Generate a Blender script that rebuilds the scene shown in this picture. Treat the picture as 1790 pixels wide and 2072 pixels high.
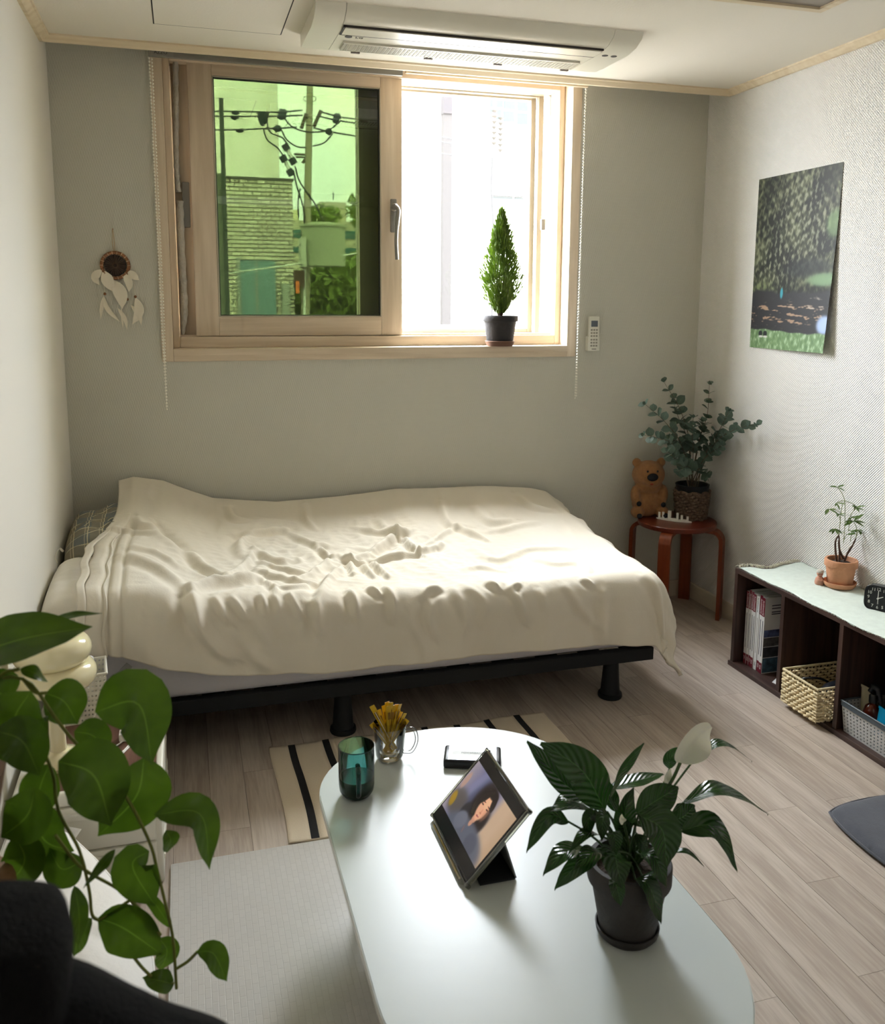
import bpy, bmesh, math, random
import numpy as np
from mathutils import Vector, Matrix, Euler, noise
R = math.radians
for o in list(bpy.data.objects): bpy.data.objects.remove(o)
scn = bpy.context.scene
COL = scn.collection
random.seed(4)

# ------------------------------------------------------------------ camera
CAM = Vector((0.4398, -3.6645, 1.4042)); YAW, PITCH, ROLL, FPX, PX, PY = 0.2842, -0.1524, 0.0051, 1788.09, 894.52, 887.52
_f = Vector((math.sin(YAW)*math.cos(PITCH), math.cos(YAW)*math.cos(PITCH), math.sin(PITCH)))
_r0 = Vector((math.cos(YAW), -math.sin(YAW), 0)); _u0 = _r0.cross(_f)
_r = _r0*math.cos(ROLL)+_u0*math.sin(ROLL); _u = -_r0*math.sin(ROLL)+_u0*math.cos(ROLL)
def pix(U, V, **k):
    """photo pixel -> point on the plane x=, y= or z="""
    d = _f+_r*((U-PX)/FPX)-_u*((V-PY)/FPX)
    a, c = list(k.items())[0]; i = 'xyz'.index(a)
    return CAM+d*((c-CAM[i])/d[i])
cd = bpy.data.cameras.new('camera'); cam = bpy.data.objects.new('camera', cd); COL.objects.link(cam)
M4 = Matrix((( _r.x, _u.x, -_f.x, CAM.x), (_r.y, _u.y, -_f.y, CAM.y), (_r.z, _u.z, -_f.z, CAM.z), (0, 0, 0, 1)))
cam.matrix_world = M4
cd.sensor_fit = 'HORIZONTAL'; cd.sensor_width = 36; cd.lens = FPX/1790*36
cd.shift_x = -(PX-895)/1790; cd.shift_y = (PY-1036)/1790
cd.dof.use_dof = True; cd.dof.focus_distance = 2.7; cd.dof.aperture_fstop = 8
scn.cycles.diffuse_bounces = 7; scn.cycles.max_bounces = 16; scn.cycles.transparent_max_bounces = 24
cd.clip_start = .02; cd.clip_end = 400
scn.camera = cam

# ------------------------------------------------------------------ light
scn.view_settings.view_transform = 'Standard'; scn.view_settings.look = 'None'
scn.view_settings.gamma = 1; scn.view_settings.use_curve_mapping = False
scn.view_settings.exposure = -0.15
SKY = 105.0
w = bpy.data.worlds.new('sky'); scn.world = w; w.use_nodes = True
nt = w.node_tree; bg = nt.nodes['Background']
tc = nt.nodes.new('ShaderNodeTexCoord'); nz = nt.nodes.new('ShaderNodeTexNoise'); nz.inputs['Scale'].default_value = 7
rp = nt.nodes.new('ShaderNodeValToRGB'); rp.color_ramp.elements[0].position = .42; rp.color_ramp.elements[1].position = .68
rp.color_ramp.elements[0].color = (.90, .97, 1.08, 1); rp.color_ramp.elements[1].color = (1.06, 1.03, .98, 1)
nt.links.new(tc.outputs['Generated'], nz.inputs['Vector']); nt.links.new(nz.outputs['Fac'], rp.inputs['Fac'])
nt.links.new(rp.outputs['Color'], bg.inputs['Color'])
sz = nt.nodes.new('ShaderNodeSeparateXYZ'); nt.links.new(tc.outputs['Generated'], sz.inputs[0])   # overcast: three times brighter overhead than at the horizon
mr = nt.nodes.new('ShaderNodeMapRange'); mr.inputs['To Min'].default_value = SKY/3; mr.inputs['To Max'].default_value = SKY
nt.links.new(sz.outputs['Z'], mr.inputs['Value']); nt.links.new(mr.outputs[0], bg.inputs['Strength'])
pl = bpy.data.lights.new('window_portal', 'AREA'); pl.shape = 'RECTANGLE'; pl.size = 1.72; pl.size_y = 1.16
pl.cycles.is_portal = True
po = bpy.data.objects.new('window_portal', pl); COL.objects.link(po); po.location = (1.245, .33, 1.79); po.rotation_euler = (R(-90), 0, 0)

# ------------------------------------------------------------------ helpers
def S(r, g, b):
    f = lambda v: (v/255/12.92 if v/255 <= .04045 else ((v/255+.055)/1.055)**2.4)
    return (f(r), f(g), f(b), 1)
def V3(*a): return Vector(a)
class MB:
    def __init__(s): s.v = []; s.f = []; s.m = []; s.uv = None; s.mi = 0
    def add(s, vs, fs):
        n = len(s.v); s.v += [tuple(p) for p in vs]
        for f in fs: s.f.append(tuple(i+n for i in f)); s.m.append(s.mi)
        return s
    def box(s, x0, x1, y0, y1, z0, z1, mx=None):
        vs = [Vector((x, y, z)) for x in (x0, x1) for y in (y0, y1) for z in (z0, z1)]
        if mx is not None: vs = [mx @ p for p in vs]
        return s.add(vs, [(0, 1, 3, 2), (4, 6, 7, 5), (0, 4, 5, 1), (2, 3, 7, 6), (0, 2, 6, 4), (1, 5, 7, 3)])
    def rbox(s, x0, x1, y0, y1, z0, z1, r=.005, seg=2, mx=None):
        bm = bmesh.new(); bmesh.ops.create_cube(bm, size=1)
        for v in bm.verts: v.co = Vector((x0+(v.co.x+.5)*(x1-x0), y0+(v.co.y+.5)*(y1-y0), z0+(v.co.z+.5)*(z1-z0)))
        r = min(r, .49*min(x1-x0, y1-y0, z1-z0))
        bmesh.ops.bevel(bm, geom=bm.edges[:], offset=r, segments=seg, profile=.5, affect='EDGES')
        vs = [(mx @ v.co if mx is not None else v.co.copy()) for v in bm.verts]
        bm.verts.index_update(); fs = [[v.index for v in f.verts] for f in bm.faces]; bm.free()
        return s.add(vs, fs)
    def lathe(s, prof, c=(0, 0, 0), seg=32, mx=None, sq=1):
        c = Vector(c); vs = []; fs = []
        for r, z in prof:
            for i in range(seg):
                a = 2*math.pi*i/seg; p = Vector((r*math.cos(a), r*math.sin(a)*sq, z))
                vs.append(c+(mx @ p if mx is not None else p))
        n = len(prof)
        for j in range(n-1):
            for i in range(seg): fs.append((j*seg+i, j*seg+(i+1) % seg, (j+1)*seg+(i+1) % seg, (j+1)*seg+i))
        if prof[0][0] > 1e-5: fs.append(tuple(range(seg))[::-1])
        if prof[-1][0] > 1e-5: fs.append(tuple((n-1)*seg+i for i in range(seg)))
        return s.add(vs, fs)
    def tube(s, pts, rad, seg=8, flat=1, up=None, cap=True):
        pts = [Vector(p) for p in pts]; n = len(pts)
        if not hasattr(rad, '__len__'): rad = [rad]*n
        t = [(pts[min(i+1, n-1)]-pts[max(i-1, 0)]).normalized() for i in range(n)]
        a = Vector(up) if up is not None else (Vector((0, 0, 1)) if abs(t[0].z) < .9 else Vector((1, 0, 0)))
        vs = []; fs = []
        for i in range(n):
            a = (a-t[i]*a.dot(t[i]))
            if a.length < 1e-6: a = t[i].orthogonal()
            a.normalize(); b = t[i].cross(a)
            for k in range(seg):
                q = 2*math.pi*k/seg; vs.append(pts[i]+(a*math.cos(q)*flat+b*math.sin(q))*rad[i])
        for i in range(n-1):
            for k in range(seg): fs.append((i*seg+k, i*seg+(k+1) % seg, (i+1)*seg+(k+1) % seg, (i+1)*seg+k))
        if cap: fs += [tuple(range(seg))[::-1], tuple((n-1)*seg+k for k in range(seg))]
        return s.add(vs, fs)
    def grid(s, fn, nu, nv, uv=False):
        vs = [fn(i/nu, j/nv) for i in range(nu+1) for j in range(nv+1)]
        fs = [(i*(nv+1)+j, (i+1)*(nv+1)+j, (i+1)*(nv+1)+j+1, i*(nv+1)+j+1) for i in range(nu) for j in range(nv)]
        if uv:
            if s.uv is None: s.uv = [(0, 0)]*len(s.v)
            s.uv += [(i/nu, j/nv) for i in range(nu+1) for j in range(nv+1)]
        return s.add(vs, fs)
    def prism(s, poly, z0, z1, mx=None):
        n = len(poly); vs = [Vector((x, y, z0)) for x, y in poly]+[Vector((x, y, z1)) for x, y in poly]
        if mx is not None: vs = [mx @ p for p in vs]
        return s.add(vs, [tuple(range(n))[::-1], tuple(range(n, 2*n))]+[(i, (i+1) % n, n+(i+1) % n, n+i) for i in range(n)])
    def ball(s, c, r, seg=12, rings=8, mx=None):
        rr = r if hasattr(r, '__len__') else (r, r, r); c = Vector(c); vs = []; fs = []
        for j in range(rings+1):
            th = math.pi*j/rings
            for i in range(seg):
                a = 2*math.pi*i/seg; p = Vector((rr[0]*math.sin(th)*math.cos(a), rr[1]*math.sin(th)*math.sin(a), rr[2]*math.cos(th)))
                vs.append(c+(mx @ p if mx is not None else p))
        for j in range(rings):
            for i in range(seg): fs.append((j*seg+i, (j+1)*seg+i, (j+1)*seg+(i+1) % seg, j*seg+(i+1) % seg))
        return s.add(vs, fs)
    def mesh(s, name, mats, smooth=None):
        me = bpy.data.meshes.new(name); me.from_pydata(s.v, [], s.f); me.validate(verbose=False)
        bm = bmesh.new(); bm.from_mesh(me)
        if s.uv is None: bmesh.ops.remove_doubles(bm, verts=bm.verts, dist=1e-6)
        if s.closed: bmesh.ops.recalc_face_normals(bm, faces=bm.faces)
        bm.to_mesh(me); bm.free()
        for m in (mats if isinstance(mats, (list, tuple)) else [mats]): me.materials.append(m)
        if len(me.materials) > 1 and len(s.m) == len(me.polygons):
            for p, i in zip(me.polygons, s.m): p.material_index = i
        if s.uv is not None:
            l = me.uv_layers.new(name='UVMap')
            for lp in me.loops: l.data[lp.index].uv = s.uv[lp.vertex_index]
        if smooth is not None:
            for p in me.polygons: p.use_smooth = True
            if smooth < 179: me.set_sharp_from_angle(angle=R(smooth))
        return me
    closed = True
def link(name, data, parent=None):
    """mesh data is in world metres; empties are only moved, never turned"""
    o = bpy.data.objects.new(name, data); COL.objects.link(o)
    if parent is not None:
        o.parent = parent
        o.matrix_parent_inverse = Matrix.Translation(-parent.location) if parent.type == 'EMPTY' else Matrix()
    return o
def obj(name, mb, mat, parent=None, smooth=None): return link(name, mb.mesh(name, mat, smooth), parent)
def tag(o, label=None, cat=None, group=None, kind=None):
    for k, v in (('label', label), ('category', cat), ('group', group), ('kind', kind)):
        if v: o[k] = v
    return o
def thing(name, label, cat, loc=(0, 0, 0), group=None):
    o = bpy.data.objects.new(name, None); COL.objects.link(o); o.location = loc; o.empty_display_size = .05
    return tag(o, label, cat, group)
def struct(name, mb, mat, parent=None, smooth=None):
    o = obj(name, mb, mat, parent, smooth)
    if parent is None: o['kind'] = 'structure'
    return o
def text_mesh(txt, size, ext=.0004, align='CENTER'):
    cu = bpy.data.curves.new('txt', 'FONT'); cu.body = txt; cu.size = size; cu.extrude = ext; cu.align_x = align; cu.align_y = 'CENTER'; cu.resolution_u = 3
    t = bpy.data.objects.new('txt', cu); COL.objects.link(t)
    bpy.context.view_layer.update()
    me = bpy.data.meshes.new_from_object(t.evaluated_get(bpy.context.evaluated_depsgraph_get()))
    bpy.data.objects.remove(t); bpy.data.curves.remove(cu)
    return me
def text_obj(name, txt, size, mat, mx, parent, ext=.0004, align='CENTER'):
    me = text_mesh(txt, size, ext, align); me.transform(mx); me.name = name
    me.materials.clear(); me.materials.append(mat)
    return link(name, me, parent)
def frame(o, x, y, z=None):
    """4x4 with local x, y axes given, origin o"""
    x = Vector(x).normalized(); y = Vector(y); y = (y-x*y.dot(x)).normalized(); zz = x.cross(y)
    return Matrix(((x.x, y.x, zz.x, o[0]), (x.y, y.y, zz.y, o[1]), (x.z, y.z, zz.z, o[2]), (0, 0, 0, 1)))
def bez(pts, n):
    """Catmull-Rom through pts"""
    P = [Vector(p) for p in pts]; P = [P[0]*2-P[1]]+P+[P[-1]*2-P[-2]]; out = []; m = len(P)-3
    for i in range(n+1):
        t = i/n*m; k = min(int(t), m-1); t -= k; a, b, c, d = P[k:k+4]
        out.append(.5*((2*b)+(c-a)*t+(2*a-5*b+4*c-d)*t*t+(3*b-a-3*c+d)*t**3))
    return out

# ------------------------------------------------------------------ materials
def nodes(name):
    m = bpy.data.materials.new(name); m.use_nodes = True; t = m.node_tree
    return m, t, t.nodes['Principled BSDF'], lambda k: t.nodes.new('ShaderNode'+k), lambda a, b: t.links.new(a, b)
def mat(name, col, rough=.5, metal=0, spec=.5, var=0, vs=6, bump=0, bs=80, stretch=(1, 1, 1), coat=0, sheen=0, trans=0, emis=0, sss=0, bd=.01, ior=1.45):
    m, t, b, N, L = nodes(name)
    b.inputs['Base Color'].default_value = col; b.inputs['Roughness'].default_value = rough; b.inputs['Metallic'].default_value = metal
    b.inputs['Specular IOR Level'].default_value = spec; b.inputs['Coat Weight'].default_value = coat; b.inputs['Coat Roughness'].default_value = .08
    b.inputs['Sheen Weight'].default_value = sheen; b.inputs['Transmission Weight'].default_value = trans; b.inputs['IOR'].default_value = ior
    if emis: b.inputs['Emission Color'].default_value = col; b.inputs['Emission Strength'].default_value = emis
    if sss: b.inputs['Subsurface Weight'].default_value = sss; b.inputs['Subsurface Radius'].default_value = (.01, .01, .005)
    if var or bump:
        g = N('NewGeometry'); mp = N('Mapping'); mp.inputs['Scale'].default_value = stretch; L(g.outputs['Position'], mp.inputs['Vector'])
        if var:
            n = N('TexNoise'); n.inputs['Scale'].default_value = vs; n.inputs['Detail'].default_value = 4; L(mp.outputs[0], n.inputs['Vector'])
            r = N('MapRange'); r.inputs['From Min'].default_value = .3; r.inputs['From Max'].default_value = .7; r.inputs['To Min'].default_value = 1-var; r.inputs['To Max'].default_value = 1+var
            L(n.outputs['Fac'], r.inputs['Value']); x = N('VectorMath'); x.operation = 'SCALE'; x.inputs[0].default_value = col[:3]
            L(r.outputs[0], x.inputs['Scale']); L(x.outputs[0], b.inputs['Base Color'])
        if bump:
            n = N('TexNoise'); n.inputs['Scale'].default_value = bs; n.inputs['Detail'].default_value = 3; L(mp.outputs[0], n.inputs['Vector'])
            bp = N('Bump'); bp.inputs['Strength'].default_value = bump; bp.inputs['Distance'].default_value = bd; L(n.outputs['Fac'], bp.inputs['Height']); L(bp.outputs[0], b.inputs['Normal'])
    return m
def wood(name, c1, c2, axis='y', fine=60, rough=.45, rnd=False, bump=.05, big=4, spec=.4):
    m, t, b, N, L = nodes(name); g = N('NewGeometry'); mp = N('Mapping')
    st = {'x': (.06, 1, 1), 'y': (1, .06, 1), 'z': (1, 1, .06)}[axis]; mp.inputs['Scale'].default_value = st
    src = g.outputs['Position']
    if rnd:
        oi = N('ObjectInfo'); a = N('VectorMath'); a.operation = 'MULTIPLY_ADD'; cx = N('CombineXYZ')
        for k in range(3): L(oi.outputs['Random'], cx.inputs[k])
        L(cx.outputs[0], a.inputs[0]); a.inputs[1].default_value = (31, 47, 17); L(src, a.inputs[2]); src = a.outputs[0]
    L(src, mp.inputs['Vector'])
    n1 = N('TexNoise'); n1.inputs['Scale'].default_value = fine; n1.inputs['Detail'].default_value = 5; n1.inputs['Distortion'].default_value = .3; L(mp.outputs[0], n1.inputs['Vector'])
    n2 = N('TexNoise'); n2.inputs['Scale'].default_value = big; n2.inputs['Detail'].default_value = 2; n2.inputs['Distortion'].default_value = 1.2; L(mp.outputs[0], n2.inputs['Vector'])
    wv = N('Math'); wv.operation = 'SINE'; mu = N('Math'); mu.operation = 'MULTIPLY'; mu.inputs[1].default_value = 42; L(n2.outputs['Fac'], mu.inputs[0]); L(mu.outputs[0], wv.inputs[0])
    ad = N('Math'); ad.operation = 'MULTIPLY_ADD'; ad.inputs[1].default_value = .13; L(wv.outputs[0], ad.inputs[0]); L(n1.outputs['Fac'], ad.inputs[2])
    r = N('ValToRGB'); r.color_ramp.elements[0].position = .3; r.color_ramp.elements[1].position = .72; r.color_ramp.elements[0].color = c1; r.color_ramp.elements[1].color = c2
    L(ad.outputs[0], r.inputs['Fac']); out = r.outputs['Color']
    if rnd:
        mr = N('MapRange'); mr.inputs['To Min'].default_value = .95; mr.inputs['To Max'].default_value = 1.04; L(oi.outputs['Random'], mr.inputs['Value'])
        x = N('VectorMath'); x.operation = 'SCALE'; L(out, x.inputs[0]); L(mr.outputs[0], x.inputs['Scale']); out = x.outputs[0]
    L(out, b.inputs['Base Color']); b.inputs['Roughness'].default_value = rough; b.inputs['Specular IOR Level'].default_value = spec
    if bump:
        bp = N('Bump'); bp.inputs['Strength'].default_value = bump; bp.inputs['Distance'].default_value = .003; L(ad.outputs[0], bp.inputs['Height']); L(bp.outputs[0], b.inputs['Normal'])
    return m
def glass(name, tint, refl=.06, rough=.02):
    """thin clear or tinted sheet: lets light straight through, mirrors a little"""
    m, t, b, N, L = nodes(name); t.nodes.remove(b)
    tr = N('BsdfTransparent'); tr.inputs['Color'].default_value = tint; gl = N('BsdfGlossy'); gl.inputs['Roughness'].default_value = rough
    fr = N('Fresnel'); fr.inputs['IOR'].default_value = 1.45; mu = N('Math'); mu.operation = 'MULTIPLY'; mu.inputs[1].default_value = refl/.04; L(fr.outputs[0], mu.inputs[0])
    cl = N('Clamp'); L(mu.outputs[0], cl.inputs[0]); mx = N('MixShader'); L(cl.outputs[0], mx.inputs[0]); L(tr.outputs[0], mx.inputs[1]); L(gl.outputs[0], mx.inputs[2])
    L(mx.outputs[0], t.nodes['Material Output'].inputs['Surface']); return m
def emboss(name, col, kind, scale, strength, rough=.75):
    """wallpaper with a pressed relief running on the wall plane"""
    m, t, b, N, L = nodes(name); g = N('NewGeometry'); sp = N('SeparateXYZ'); L(g.outputs['Position'], sp.inputs[0])
    ho = N('Math'); ho.operation = 'ADD'; L(sp.outputs[0], ho.inputs[0]); L(sp.outputs[1], ho.inputs[1])
    def sn(o, k):
        a = N('Math'); a.operation = 'MULTIPLY'; a.inputs[1].default_value = k; L(o, a.inputs[0]); c = N('Math'); c.operation = 'SINE'; L(a.outputs[0], c.inputs[0]); return c.outputs[0]
    h = sn(ho.outputs[0], scale); v = sn(sp.outputs[2], scale*kind)
    p = N('Math'); p.operation = 'MULTIPLY'; L(h, p.inputs[0]); L(v, p.inputs[1])
    n = N('TexNoise'); n.inputs['Scale'].default_value = 260; L(g.outputs['Position'], n.inputs['Vector'])
    s = N('Math'); s.operation = 'ADD'; L(p.outputs[0], s.inputs[0]); L(n.outputs['Fac'], s.inputs[1])
    bp = N('Bump'); bp.inputs['Strength'].default_value = strength; bp.inputs['Distance'].default_value = .0018; L(s.outputs[0], bp.inputs['Height']); L(bp.outputs[0], b.inputs['Normal'])
    b.inputs['Base Color'].default_value = col; b.inputs['Roughness'].default_value = rough; b.inputs['Specular IOR Level'].default_value = .3
    return m
def vcol_mat(name, rough=.4, emis=0, spec=.5):
    m, t, b, N, L = nodes(name); a = N('VertexColor'); a.layer_name = 'Col'; L(a.outputs['Color'], b.inputs['Base Color']); b.inputs['Roughness'].default_value = rough; b.inputs['Specular IOR Level'].default_value = spec
    if emis: L(a.outputs['Color'], b.inputs['Emission Color']); b.inputs['Emission Strength'].default_value = emis
    return m
def leafmat(name, dark, light, rough=.3, vein=45, vb=.3, trans=.25, rib=None):
    """leaf with a pale midrib and pinnate veins laid out on its own UVs"""
    m, t, b, N, L = nodes(name); uv = N('UVMap'); sp = N('SeparateXYZ'); L(uv.outputs[0], sp.inputs[0])
    def mt(op, a, c=None):
        x = N('Math'); x.operation = op
        for i, q in enumerate((a, c)):
            if q is None: continue
            if isinstance(q, (int, float)): x.inputs[i].default_value = q
            else: L(q, x.inputs[i])
        return x.outputs[0]
    s = mt('ABSOLUTE', mt('SUBTRACT', sp.outputs[1], .5)); ph = mt('MULTIPLY', mt('SUBTRACT', sp.outputs[0], mt('MULTIPLY', s, .5)), vein); wv = mt('SINE', ph)
    mid = mt('LESS_THAN', s, .014)
    nz = N('TexNoise'); nz.inputs['Scale'].default_value = 25; g = N('NewGeometry'); L(g.outputs['Position'], nz.inputs['Vector'])
    mx = N('Mix'); mx.data_type = 'RGBA'; mx.inputs['A'].default_value = dark; mx.inputs['B'].default_value = light; L(nz.outputs['Fac'], mx.inputs['Factor'])
    m2 = N('Mix'); m2.data_type = 'RGBA'; L(mx.outputs['Result'], m2.inputs['A']); m2.inputs['B'].default_value = rib or tuple(min(1, c*1.8+.02) for c in light[:3])+(1,); L(mt('MULTIPLY', mid, .45), m2.inputs['Factor'])
    L(m2.outputs['Result'], b.inputs['Base Color']); b.inputs['Roughness'].default_value = rough
    bp = N('Bump'); bp.inputs['Strength'].default_value = vb; bp.inputs['Distance'].default_value = .0016; L(wv, bp.inputs['Height']); L(bp.outputs[0], b.inputs['Normal'])
    if trans:
        tl = N('BsdfTranslucent'); L(m2.outputs['Result'], tl.inputs['Color']); ms = N('MixShader'); ms.inputs[0].default_value = trans
        L(b.outputs[0], ms.inputs[1]); L(tl.outputs[0], ms.inputs[2]); L(ms.outputs[0], t.nodes['Material Output'].inputs['Surface'])
    return m
def leaf(cl, width, N=(0, 0, 1), fold=.12, nu=14, nv=6, pk=.38, pw=1.0, wave=0, stem=0, tipw=0):
    """blade along the centre line cl; widest at pk of its length"""
    fine = bez(cl, 60); ac = [0]
    for a, b in zip(fine, fine[1:]): ac.append(ac[-1]+(b-a).length)
    cl = []; k = 0
    for i in range(nu+1):   # even steps along the line
        s = ac[-1]*i/nu
        while k < 59 and ac[k+1] < s: k += 1
        cl.append(fine[k].lerp(fine[k+1], (s-ac[k])/max(1e-9, ac[k+1]-ac[k])))
    N = Vector(N); mb = MB(); mb.closed = False; mb.uv = []; vs = []
    for i, p in enumerate(cl):
        t = i/nu; tg = (cl[min(i+1, nu)]-cl[max(i-1, 0)]).normalized(); sd = tg.cross(N)
        if sd.length < 1e-4: sd = tg.orthogonal()
        sd.normalize(); nn = sd.cross(tg).normalized()
        wd = width*.5*max(.012, math.sin(math.pi/2*t/pk)**pw if t < pk else (1-((t-pk)/(1-pk))**(2.6-pw))*(1-.35*max(0, (t-.8)/.2)))
        for j in range(nv+1):
            s = j/nv*2-1
            vs.append(p+sd*(s*wd)+nn*(fold*abs(s)*wd+wave*wd*math.sin(t*17+s*3)*abs(s))); mb.uv.append((t, j/nv))
    mb.add(vs, [(i*(nv+1)+j, (i+1)*(nv+1)+j, (i+1)*(nv+1)+j+1, i*(nv+1)+j+1) for i in range(nu) for j in range(nv)])
    return mb
# ------------------------------------------------------------------ the room
W, D, H, RB = 2.754, -4.75, 2.315, .163          # width, far end behind the camera, ceiling height, depth of the blind recess
m_wall = emboss('paper_cream', S(226, 222, 212), 1.0, 900, .25)
m_wallr = emboss('paper_dotted', S(229, 227, 222), 1.0, 620, .8)
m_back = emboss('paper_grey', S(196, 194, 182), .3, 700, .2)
m_ceil = mat('ceiling_paper', S(226, 220, 208), .85, bump=.25, bs=160, bd=.002)
m_trim = wood('trim_laminate', S(214, 196, 166), S(226, 211, 184), 'x', 40, .5, bump=0)
m_floorbase = mat('floor_joint', S(92, 80, 70), .9)
m_plank = wood('plank_laminate', S(160, 146, 134), S(184, 172, 160), 'y', 130, .42, rnd=True, bump=.05, big=2.2)
m_white = mat('white_plastic', S(232, 230, 222), .35)
m_black = mat('black_matte', S(16, 16, 17), .6)
struct('wall_left', MB().box(-.12, 0, D, .3, -.1, 2.62), m_wall)
struct('wall_right', MB().box(W, W+.12, D, .3, -.1, 2.62), m_wallr)
struct('wall_front', MB().box(-.12, W+.12, D-.12, D, -.1, 2.62), m_wall)
OX0, OX1, OZ0, OZ1 = .378, 2.112, 1.190, 2.375     # rough opening
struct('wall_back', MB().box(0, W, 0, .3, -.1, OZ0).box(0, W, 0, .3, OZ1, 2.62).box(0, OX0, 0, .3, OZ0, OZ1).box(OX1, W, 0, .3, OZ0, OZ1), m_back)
cl = struct('ceiling', MB().box(0, W, D, -RB, H, H+.02).box(0, W, -RB-.004, -RB+.004, H, 2.60).box(0, W, -RB, .0, 2.58, 2.62), m_ceil)
fl = struct('floor', MB().box(0, W, D, 0, -.06, -.0075), m_floorbase)
unit = MB().box(0, 1, 0, 1, -.0075, 0).mesh('plank', m_plank)
PL, PITCHX = .915, .0995
ph = {14: -2.304, 15: -2.016, 16: -1.73, 17: -2.304, 18: -2.016, 19: -1.723, 20: -2.3, 21: -1.723, 22: -1.04, 23: -1.315}
x0 = 1.56-15*PITCHX
for k in range(-1, 30):
    xa, xb = max(.0, x0+k*PITCHX+.0005), min(W, x0+(k+1)*PITCHX-.0005)
    if xb-xa < .004: continue
    j0 = ph.get(k, -.2-random.choice((0, .29, .58)))
    y = j0+PL*math.ceil((0-j0)/PL)
    while y > D:
        ya, yb = max(D, y-PL+.0004), min(0, y-.0004)
        if yb-ya > .01:
            o = link('plank', unit, fl); o.location = (xa, ya, 0); o.scale = (xb-xa, yb-ya, 1)
        y -= PL
m_base = mat('baseboard_film', S(206, 196, 178), .5)
struct('baseboard_right', MB().box(W-.008, W, D, -.001, 0, .073).box(W-.006, W, D, -.001, .073, .077), m_base)
struct('baseboard_back', MB().box(.001, W-.009, -.008, 0, 0, .073).box(.001, W-.009, -.006, 0, .073, .077), m_base)
struct('baseboard_left', MB().box(0, .008, D, -.009, 0, .073).box(0, .006, D, -.009, .073, .077), m_base)
def mould(p, q, nrm):   # stepped ceiling moulding from p to q, stepping out along nrm
    p, q, n = Vector(p), Vector(q), Vector(nrm); mb = MB(); pr = [(0, 0), (0, -.022), (.012, -.022), (.030, -.008), (.036, -.006), (.036, 0)]
    vs = [e+n*a+Vector((0, 0, b)) for e in (p, q) for a, b in pr]; k = len(pr)
    return mb.add(vs, [tuple(range(k)), tuple(range(k, 2*k))]+[(i, (i+1) % k, k+(i+1) % k, k+i) for i in range(k)])
struct('trim_1', mould((0, -RB, H), (W, -RB, H), (0, -1, 0)), m_trim)
struct('trim_2', mould((0, D, H), (0, -RB-.001, H), (1, 0, 0)), m_trim)
struct('trim_3', mould((W, D, H), (W, -RB-.001, H), (-1, 0, 0)), m_trim)
# access hatch in the ceiling
h = thing('ceiling_hatch', 'square flush white access hatch in the ceiling beside the air conditioner', 'hatch', (.59, -.61, H))
obj('gap', MB().box(.3835, .8035, -.7975, -.4145, H-.0010, H), mat('hatch_gap', S(44, 40, 36), .9), h)
obj('panel', MB().box(.3875, .7995, -.7935, -.4185, H-.0014, H-.0010), m_ceil, h)

# ------------------------------------------------------------------ window
m_oak = wood('window_oak_film', S(200, 182, 158), S(216, 200, 178), 'z', 55, .4, bump=.03)
m_oakx = wood('window_oak_film_across', S(200, 182, 158), S(216, 200, 178), 'x', 55, .4, bump=.03)
m_upvc = mat('white_upvc', S(176, 166, 148), .35)
m_film = glass('green_film_glass', (.0190, .0265, .0110, 1), .035)
m_clear = glass('clear_glass', (.97, .98, .97, 1), .03)
m_gask = mat('gasket', S(40, 44, 40), .6)
m_alu = mat('brushed_aluminium', S(132, 128, 122), .5, metal=.2, var=.05, vs=30, stretch=(.05, 1, 1))
m_alud = mat('grey_plastic', S(120, 116, 108), .45)
w1 = bpy.data.objects.new('window_1', None); COL.objects.link(w1); w1.location = (1.24, .1, 1.19); w1['kind'] = 'structure'
def rect(x0, x1, z0, z1, wd, y0, y1, bot=None, top=None):
    """four mitre-less bars of a frame: two upright, two across"""
    b = bot or wd; t = top or wd
    return [MB().rbox(x0, x0+wd, y0, y1, z0, z1, .003), MB().rbox(x1-wd, x1, y0, y1, z0, z1, .003), MB().rbox(x0+wd, x1-wd, y0, y1, z0, z0+b, .003), MB().rbox(x0+wd, x1-wd, y0, y1, z1-t, z1, .003)]
for i, mb in enumerate(rect(.357, 2.128, 1.169, 2.38, .044, -.012, .012, bot=.048)): obj('casing', mb, m_oak if i < 2 else m_oakx, w1)
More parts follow.
